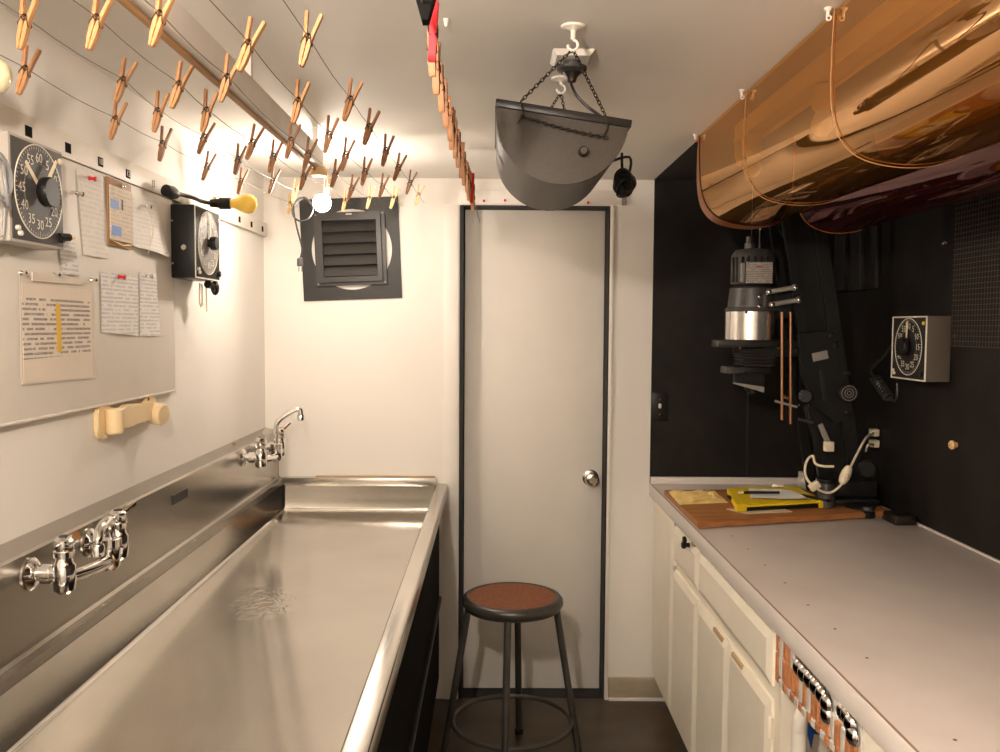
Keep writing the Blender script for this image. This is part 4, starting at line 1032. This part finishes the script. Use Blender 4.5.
# carriage plate
s0, s1 = EX(717, 347, HY-.08), EX(806, 341, HY-.08)
MB().box(s0.x, s1.x, HY-.095, HY+.0, s0.z, s1.z+.002, .002).build('stage_plate', 'black_metal', en)
MB().box(hx+.02, s1.x+.09, HY-.075, HY+.070, s0.z-.032, s0.z, .003).build('stage', 'black_plastic', en)
for a in (740, 778):
    p = EX(a, 348, HY-.082); MB().sphere((p.x, HY-.084, p.z), .0055, 12, 8).build('stage_screw', 'brass', en)
# bellows
bz0, bz1 = s0.z-.005, zz(367)
nb_ = 7; b = MB(); pr = []
for k in range(nb_):
    z = bz0 + (bz1-bz0)*k/nb_; z2 = bz0 + (bz1-bz0)*(k+.5)/nb_
    pr += [(.088-.006*k/nb_, z), (.074-.006*k/nb_, z2)]
b.lathe([(r*1.0, z) for r, z in pr], (hx+.0,HY-.035,0), (0,0,1), 4, ang0=math.pi/4).build('bellows', 'grey_metal', en, sharp=10)
g0, g1 = EX(724, 373, HY-.06), EX(742, 367, HY-.06)
MB().box(g0.x, g1.x, HY-.086, HY-.01, g0.z, g1.z, .002).build('lens_stage_edge', 'grey_metal', en)
MB().box(g1.x, g1.x+.10, HY-.066, HY+.066, g0.z, g1.z, .002).build('lens_stage', 'black_metal', en)
v0 = EX(735, 384, HY-.05); v1 = EX(765, 374, HY-.05); v2 = EX(764, 392, HY-.05)
MB().prism([(v0.x,HY-.05,v1.z),(v1.x,HY-.05,v1.z),(v2.x,HY-.05,v2.z),(v0.x,HY-.05,v0.z)], (0,.03,0), .003).build('lens_board', 'black_metal', en)
MB().lathe([(.026,0),(.026,.018),(.020,.022),(.020,.034),(0,.034)], (v1.x-.035, HY, v0.z), (.25,0,-1), 20).build('lens', 'black_plastic', en)
MB().prism([(v0.x-.006,HY-.052,v0.z+.006),(v2.x,HY-.052,v2.z+.018),(v2.x,HY-.052,v2.z-.002),(v0.x-.006,HY-.052,v0.z+.001)], (0,.004,0)).build('filter_edge', 'grey_light', en)
# copper rods with a cross bar
for a, c in ((782,420),(790.5,424)):
    p, q = EX(a, 312, HY-.11), EX(a, c, HY-.11)
    MB().tube([p, q], .0048, 10).build('guide_rod', 'rod_copper', en)
p, q = EX(775, 401, HY-.115), EX(797, 407, HY-.115)
MB().tube([p, q], .0042, 10).build('cross_bar', 'grey_light', en)
p, q = EX(783, 396.5, HY-.11), EX(791, 399, HY-.11); MB().tube([p, q], .005, 8).build('stop', 'rod_copper', en)
# leaning girder: two side rails, cross plates
def beam(y, w0, off=0):
    a0, a1 = EX(808+off, 500, HY), EX(766+off, 215, HY)
    c0, c1 = EX(808+off+w0, 500, HY), EX(766+off+w0*.85, 215, HY)
    return [V(a0.x,y,WZ+.02), V(c0.x,y,WZ+.02), V(c1.x,y,c1.z+.05), V(a1.x,y,a1.z+.05)]
MB().prism(beam(HY-.075, 14, 36), (0,.018,0), .002).build('girder_rail', 'black_metal', en)
MB().prism(beam(HY+.065, 14, 36), (0,.018,0), .002).build('girder_rail', 'black_metal', en)
MB().prism(beam(HY-.075, 10, 6), (0,.018,0), .002).build('girder_rail', 'black_metal', en)
MB().prism(beam(HY+.065, 10, 6), (0,.018,0), .002).build('girder_rail', 'black_metal', en)
MB().prism(beam(HY-.055, 40, 8), (0,.012,0), .002).build('girder_web', 'black_plastic', en)
cpx = [(797,334),(838,330),(846,372),(853,414),(836,424),(812,404),(800,372)]
MB().prism([V(EX(a,c,HY-.09).x, HY-.10, EX(a,c,HY-.09).z) for a, c in cpx], (0,.022,0), .003).build('carriage_plate', 'black_metal', en)
p = EX(820, 356, HY-.1)
lb_ = MB().obox((p.x, HY-.1015, p.z), (.054,.003,.029), ('Y', -.22), .001).build('maker_plate', 'grey_light', en)
cpt = EX(832, 370, HY-.1); MB().obox((EX(823,385,HY-.1).x, HY-.1005, EX(823,385,HY-.1).z), (.016,.002,.11), ('Y', -.16), .0008).build('slot', 'seal_black', en)
dc = EX(848, 393, HY-.11); dc = V(dc.x, HY-.10, dc.z)
wl = MB().lathe([(0,0),(.031,0),(.033,.004),(.033,.016),(.029,.020),(0,.020)], dc, (0,-1,0), 28).build('counterweight_wheel', 'black_metal', en)
for rr in (.025, .015, .007):
    MB().torus(dc+V(0,-.020,0), rr, .0013, (0,1,0), 32, 6).build('ring', 'grey_light', wl)
for a, c in ((847,373),(847,412),(831,335),(836,345)):
    p = EX(a, c, HY-.1); MB().lathe([(.011,0),(.011,.006),(.006,.010),(0,.010)], (p.x, HY-.10, p.z), (0,-1,0), 14).build('bolt', 'black_metal', en)
p, q = EX(798, 400, HY-.11), EX(806, 396, HY-.11)
MB().lathe([(.022,0),(.024,.004),(.024,.022),(.020,.026),(0,.026)], (q.x, HY-.10, q.z), (-.25,-1,0), 20).build('focus_knob', 'black_plastic', en)
for a, c in ((801,394),(800,398),(799,405),(802,391)):
    MB().sphere(EX(a, c, HY-.13), .0024, 8, 6).build('rivet', 'grey_light', en)
p, q = EX(799, 419, HY-.11), EX(813, 423, HY-.11); MB().tube([p, q], .005, 10).build('stub_bar', 'grey_metal', en)
p, q = EX(820, 424, HY-.11), EX(829.5, 446, HY-.11)
lv = MB().obox((p+q)/2, (.019,.010,(q-p).length), MB.frame(q-p) and Matrix.Rotation(math.atan2((p-q).x, (p-q).z), 3, 'Y'), .004).build('lever', 'grey_light', en)
MB().box(q.x-.019, q.x+.012, q.y-.014, q.y+.010, q.z-.018, q.z+.016, .003).build('lever_block', 'cord_cream', lv)
p0, p1 = EX(806, 405, HY-.06), EX(826, 478, HY-.06)
MB().tube([p0, p1], .011, 12).build('strut', 'black_metal', en)
# foot casting
f0 = EX(822, 498, HY); f1 = EX(876, 498, HY)
MB().box(f0.x, min(f1.x, 1.34), HY-.12, HY+.13, WZ, WZ+.022, .005).build('foot_plate', 'black_metal', en)
MB().box(f0.x+.012, f1.x-.03, HY-.085, HY+.09, WZ+.022, WZ+.085, .012).build('foot_block', 'black_metal', en)
p = EX(865, 468, HY-.06)
MB().lathe([(.028,0),(.034,.006),(.034,.020),(.026,.026),(0,.026)], (min(p.x,1.33), HY-.07, p.z), (-.2,-1,0), 24).build('clamp_wheel', 'black_plastic', en)
MB().lathe([(.050,0),(.052,.006),(.045,.012),(.02,.016),(0,.016)], (1.262, 2.985, WZ), (0,0,1), 28).build('round_foot', 'black_plastic', en)
# cable from head up and back
MB().tube(smooth_path([(hx+.018,HY-.02,u1+.085), EX(760,226,HY), EX(770,213,HY+.05), EX(783,236,HY+.1), EX(795,250,HY+.15)], 6), .0035, 8).build('cable', 'grey_metal', en)
# things around the foot
cn = thing('grey_canister', 'dark grey canister standing beside the enlarger foot', 'canister', (1.148, 2.992, WZ))
MB().lathe([(0,0),(.028,0),(.030,.002),(.031,.082),(.030,.085),(0,.085)], (1.148,2.992,WZ), (0,0,1), 28).build('body', 'grey_metal', cn)
MB().lathe([(.0305,.082),(.0325,.083),(.0325,.096),(.030,.099),(0,.099)], (1.148,2.992,WZ), (0,0,1), 28).build('lid', 'black_plastic', cn)
tr_ = EX(798, 484, 3.29)
rl = thing('tape_roll', 'grey translucent tape roll behind the yellow easel', 'tape roll', (tr_.x, 3.29, WZ))
MB().lathe([(.020,0),(.036,0),(.037,.002),(.037,.038),(.036,.040),(.020,.040),(.020,0)], (tr_.x,3.29,WZ+.037), (.9,-.3,0), 30, cap=False).build('roll', 'glass_grey', rl)
MB().lathe([(.017,0),(.020,0),(.020,.040),(.017,.040),(.017,0)], (tr_.x,3.29,WZ+.037), (.9,-.3,0), 24, cap=False).build('core', 'paper_tan', rl)
ft = at(859, 513, 'z', CT); 
kf = thing('black_knob_foot', 'black ribbed knob standing on the counter by the board edge', 'knob', (ft.x, ft.y-.0, CT))
MB().lathe([(0,0),(.022,0),(.024,.003),(.024,.018),(.020,.022),(0,.022)], (ft.x,ft.y-.07,CT), (0,0,1), 20).build('base', 'black_plastic', kf)
MB().lathe([(.018,.022),(.020,.026),(.016,.036),(0,.038)], (ft.x,ft.y-.07,CT), (0,0,1), 20).build('cap', 'grey_metal', kf)
bq = at(893, 520, 'z', CT)
tag(MB().hexa([(1.300,2.80,CT),(1.372,2.80,CT),(1.372,2.90,CT),(1.300,2.90,CT),(1.305,2.803,CT+.030),(1.370,2.803,CT+.030),(1.370,2.897,CT+.030),(1.305,2.897,CT+.030)], .003).build('black_block', 'iron_dark', org=(1.336,2.85,CT)), 'small black block on the counter against the right wall', 'block')

# ---- outlet and white cord
ow = at(873, 437, 'x', XR)
ou = thing('wall_outlet', 'black wall outlet with cream plugs above the counter', 'outlet', (XR, ow.y, ow.z))
MB().box(XR-.006, XR-.001, ow.y-.036, ow.y+.036, ow.z-.058, ow.z+.058, .002).build('cover', 'black_plastic', ou)
wc = thing('extension_cord', 'cream cord with inline switch plugged into the outlet behind the enlarger', 'cord', (XR-.03, ow.y, ow.z))
pl1, pl2 = at(874, 432.5, 'x', XR-.02), at(874, 443.5, 'x', XR-.02)
for p in (pl1, pl2):
    MB().box(XR-.034, XR-.006, p.y-.016, p.y+.016, p.z-.013, p.z+.013, .004).build('plug', 'cord_cream', wc)
Yc = 2.90
cpath = [pl1+V(-.012,-.02,0), EX(866,438,3.0), EX(857,454,2.95), EX(850,468,Yc), EX(846,475,Yc), EX(841,485,Yc), EX(832,492,Yc), EX(824,492,Yc), EX(815,487,Yc), EX(807,479,2.93), EX(805,468,2.95), EX(808,459,2.95), EX(813,456,2.95), EX(815,463,2.93), EX(822,466,2.92), EX(834,466.5,2.91)]
MB().tube(smooth_path(cpath, 5), .0042, 8).build('cord', 'cord_cream', wc)
MB().tube(smooth_path([pl2+V(-.012,-.02,0), EX(868,445,3.02), EX(866,451,3.05)], 5), .0042, 8).build('cord', 'cord_cream', wc)
sw0, sw1 = EX(849.5, 466, Yc), EX(841.5, 484, Yc); sm = (sw0+sw1)/2
sd = (sw1-sw0).normalized()
swb = MB().lathe([(.004,0),(.012,.006),(.0165,.025),(.0165,.045),(.012,.062),(.004,.068)], sm-sd*.034, sd, 18).build('inline_switch', 'cord_cream', wc)
MB().sphere(sm+V(-.0,-.016,0), .007, 12, 8).build('rocker', 'paper_tan', swb)
MB().obox(EX(814.5,486,Yc), (.036,.022,.026), ('Y', -.6), .005).build('connector', 'cord_cream', wc)

# ================================================================ BLACK WALLS: TIMER, MESH, SWITCH, FITTINGS
t3 = timer('brown darkroom timer with black dial on the black right wall', (XR-.001, 2.770, 1.384), -math.pi/2, .228, .200, .074, 'timer_brown', 'dial_black', 'dial_black', [(-3,.88,.004),(5,.92,.004)], 'easel_yellow', .03)
for a, b_, c_, d_ in ((-.114,.114,.0,.004),(-.114,.114,.196,.2),(-.114,-.110,.004,.196),(.110,.114,.004,.196)):
    MB().box(a, b_, -.0775, -.0735, c_, d_, .0005).build('bezel', 'mark_white', t3)
# coiled cord
cl = thing('coiled_cord', 'black coiled cord hanging beside the brown wall timer', 'cord', at(885, 385, 'x', XR-.03))
Xc = XR-.035
kp = [at(*p, 'x', Xc) for p in [(892,345),(884,356),(874,366),(871,371),(875,378)]]
MB().tube(smooth_path(kp, 5), .004, 8).build('cord', 'cord_dark', cl)
a, b_ = at(875,378,'x',Xc), at(889,398,'x',Xc); d, u, v = MB.frame(b_-a); L_ = (b_-a).length; pts = []
for k in range(9*12+1):
    t = k/12*2*math.pi; s = k/(9*12)
    pts.append(a + d*(L_*s) + u*(.017*math.cos(t)) + v*(.017*math.sin(t)))
MB().tube(pts, .003, 6).build('coil', 'cord_dark', cl)
MB().tube(smooth_path([b_, at(894,401,'x',Xc), at(897,396,'x',Xc), at(897,383,'x',Xc)], 5), .004, 8).build('cord', 'cord_dark', cl)
# wire mesh
mh = thing('wire_mesh_panel', 'dark square wire mesh panel on the black right wall', 'mesh panel', (XR, 2.2, 1.494))
y0, y1, z0, z1 = 1.75, 2.652, 1.494, 1.962; ph = .0152
b = MB(); z = z0
while z <= z1+1e-6: b.box(XR-.0065, XR-.0045, y0, y1, z-.0011, z+.0011); z += ph
b.build('horizontal_wires', 'mesh_wire', mh, kind='stuff')
b = MB(); y = y0
while y <= y1+1e-6: b.box(XR-.0045, XR-.0025, y-.0011, y+.0011, z0, z1); y += ph
b.build('vertical_wires', 'mesh_wire', mh, kind='stuff')
for yy, zz_ in ((y1-.03,z1-.03),(y1-.03,z0+.03)):
    MB().lathe([(.007,0),(.006,.004),(0,.005)], (XR-.0065,yy,zz_), (-1,0,0), 10).build('screw', 'mesh_wire', mh)
# hook pair and wooden knob
p = at(947, 243, 'x', XR-.01)
hk = thing('wall_hook', 'small steel screw eye in the black wall beside the mesh', 'hook', (XR, p.y, p.z))
MB().cyl((XR,p.y,p.z),(XR-.016,p.y,p.z), .003, seg=10).build('shank', 'nickel', hk)
MB().torus((XR-.020,p.y-.012,p.z), .006, .002, (.3,0,1), 16, 6).build('eye', 'nickel', hk)
MB().sphere((XR-.014,p.y+.012,p.z), .005, 10, 8).build('screw', 'nickel', hk)
p = at(954, 445, 'x', XR-.008)
kw = thing('wooden_wall_knob', 'small wooden knob on the black wall below the mesh', 'knob', (XR, p.y, p.z))
MB().lathe([(.008,0),(.008,.006),(.013,.010),(.014,.016),(.009,.021),(0,.022)], (XR,p.y,p.z), (-1,0,0), 18).build('knob', 'tan_wood', kw)
MB().sphere((XR-.0215,p.y,p.z), .0025, 8, 6).build('screw', 'nickel', kw)
# light switch
s_ = at(659.5, 407, 'y', YB-.01)
sw = thing('light_switch', 'black light switch plate on the black end wall', 'light switch', (s_.x, YB-.008, s_.z))
MB().box(s_.x-.035, s_.x+.035, YB-.013, YB-.0085, s_.z-.058, s_.z+.058, .002).build('plate', 'black_plastic', sw)
MB().box(s_.x-.005, s_.x+.005, YB-.026, YB-.0125, s_.z-.004, s_.z+.014, .002).build('toggle', 'white_plastic', sw)
for dz in (.03, -.03):
    MB().sphere((s_.x, YB-.0135, s_.z+dz), .003, 8, 6).build('screw', 'nickel', sw)
# dark hanging strips in the niche corner
hp = thing('dark_hanging_strips', 'black vertical strips hanging on the right wall in the niche corner', 'panel', (XR-.01, 3.3, 1.69))
for y0_, y1_, zb_, th in ((3.42,3.52,1.690,.030),(3.33,3.415,1.688,.012),(3.27,3.325,1.688,.028),(3.165,3.262,1.690,.016)):
    MB().box(XR-.002-th, XR-.002, y0_, y1_, zb_, ZC-.01, .003).build('strip', 'felt_dark', hp)

# ================================================================ AMBER AND RUBY FILM TROUGHS
FE, FN = 2.74, .55
amb = smooth_path([V(x,0,z) for x, z in [(.628,2.132),(.625,2.05),(.626,1.97),(.640,1.91),(.678,1.870),(.745,1.853),(.820,1.855),(.878,1.877),(.912,1.93),(.922,2.02),(.923,2.132)]], 5)
rub = smooth_path([V(x,0,z) for x, z in [(.934,2.132),(.932,2.00),(.945,1.915),(.985,1.862),(1.06,1.841),(1.15,1.856),(1.215,1.905),(1.245,1.99),(1.25,2.132)]], 5)
def trough(name, label, prof, material, edge, y0, y1):
    t = thing(name, label, 'film sheet', ((prof[0].x+prof[-1].x)/2, (y0+y1)/2, prof[len(prof)//2].z))
    n = len(prof)-1; m_ = 24
    def f(u, v):
        i = min(n-1, int(u*n)); fr_ = u*n-i; p = prof[i].lerp(prof[i+1], fr_)
        w_ = .004*math.sin(3*v*math.pi+6*u)*math.sin(math.pi*u)
        c = V((prof[0].x+prof[-1].x)/2, 0, 2.0); d = (p-c); d = d.normalized() if d.length > .01 else d
        q = p + d*w_; return V(q.x, y0+(y1-y0)*v, q.z)
    MB().grid(f, n, m_).build('sheet', material, t, sharp=80)
    pts = [f(k/n, 1) for k in range(n+1)]
    MB().tube(pts, .0016, 6).build('end_edge', edge, t)
    return t, f, n
at_, fa, na = trough('amber_film_trough', 'glossy amber plastic film hung as a trough under the niche ceiling', amb, 'amber_film', 'red_edge', FN, FE)
trb, fb_, nbb = trough('ruby_film_trough', 'dark ruby red plastic film trough beside the amber one', rub, 'ruby_film', 'amber_edge', FN, FE+.02)
# turned-back hem at the far end of the amber sheet
n = na
def hem(u, v):
    p = fa(u, 1); c = V(.775, 0, 2.0); d = V(p.x-c.x, 0, p.z-c.z).normalized()
    return V(p.x, FE+.001, p.z) + d*.0022 + V(0, -(.012+.075*min(1, u*2.2))*v, 0)
MB().grid(hem, n, 2).build('hem', 'amber_hem', at_, sharp=80)
def hang_string(px, py, nth):
    p = at(px, py, 'z', ZC); vv = (p.y-FN)/(FE-FN)
    s = thing('hanging_string', 'amber string around the amber trough, %s from the black end wall' % nth, 'string', (.775, p.y, ZC), 'strings around the amber trough')
    pts = []
    for k in range(na+1):
        q = fa(k/na, vv); d = V(q.x-.775, 0, q.z-2.0).normalized(); pts.append(q + d*.003)
    MB().tube(pts, .0010, 6).build('string', 'string_amber', s)
    h = thing('screw_hook', 'small white ceiling hook of the %s string from the black end wall' % nth, 'hook', (p.x, p.y, ZC), 'screw hooks holding the amber trough')
    MB().lathe([(0,0),(.008,0),(.006,.004),(.0035,.006),(.0035,.016)], (pts[0].x-.012, p.y, ZC), (0,0,-1), 12).build('screw', 'hook_white', h)
    MB().torus((pts[0].x-.010, p.y, ZC-.018), .0042, .0016, (0,1,0), 16, 6).build('eye', 'hook_white', h)
for px, py, w_ in [(747,90,'first'),(830,8,'second')]: hang_string(px, py, w_)
p = at(700, 136, 'z', ZC)
h = thing('screw_hook', 'small red-tipped screw hook at the far corner of the amber trough', 'hook', (p.x, FE, ZC))
MB().lathe([(0,0),(.008,0),(.006,.004),(.0035,.006),(.0035,.016)], (.615, FE-.01, ZC), (0,0,-1), 12).build('screw', 'hook_white', h)
MB().torus((.617, FE-.01, ZC-.018), .0042, .0016, (0,1,0), 16, 6).build('eye', 'red_edge', h)
# lamp track with sockets inside the amber trough
TX = .725
tk = thing('lamp_track', 'pale lamp track running inside the amber trough', 'track', (TX, 1.7, ZC))
MB().box(TX-.026, TX+.026, .6, 2.60, ZC-.048, ZC-.002, .003).build('track', 'track_yellow', tk)
MB().box(TX-.034, TX-.026, .6, 2.58, ZC-.056, ZC-.046, .002).build('lip', 'track_yellow', tk)
MB().box(TX+.026, TX+.034, .6, 2.58, ZC-.056, ZC-.046, .002).build('lip', 'track_yellow', tk)
def sock(Y, lab, X=TX):
    s = thing('track_lamp', lab, 'lamp', (X, Y, ZC-.03), 'lamps on the track in the amber trough')
    MB().lathe([(0,0),(.016,0),(.024,.006),(.024,.052),(.020,.058),(0,.058)], (X,Y,ZC-.050), (0,0,-1), 20).build('holder', 'track_yellow', s)
    MB().lathe([(0,.050),(.013,.050),(.015,.062),(.022,.080),(.026,.092),(.022,.106),(.012,.115),(0,.117)], (X,Y,ZC-.050), (0,0,-1), 20).build('bulb', 'lampwhite', s)
for Y, w_ in ((2.50,'first'),(1.97,'second'),(1.24,'third')): sock(Y, 'pale lamp holder with bulb, %s on the amber trough track from the black end wall' % w_)
p = at(741, 150, 'x', TX-.03); 
s2 = thing('track_plug', 'pale plug hanging beside the far lamp holder in the amber trough', 'plug', (TX-.02, 2.56, ZC-.04))
MB().lathe([(0,0),(.010,0),(.013,.004),(.013,.05),(.009,.056),(.005,.075),(0,.075)], (TX-.02,2.565,ZC-.049), (0,0,-1), 16).build('body', 'track_yellow', s2)
MB().cyl((TX-.02,2.565,ZC-.042),(TX-.02,2.565,ZC-.030), .006, seg=10).build('stem', 'track_yellow', s2)
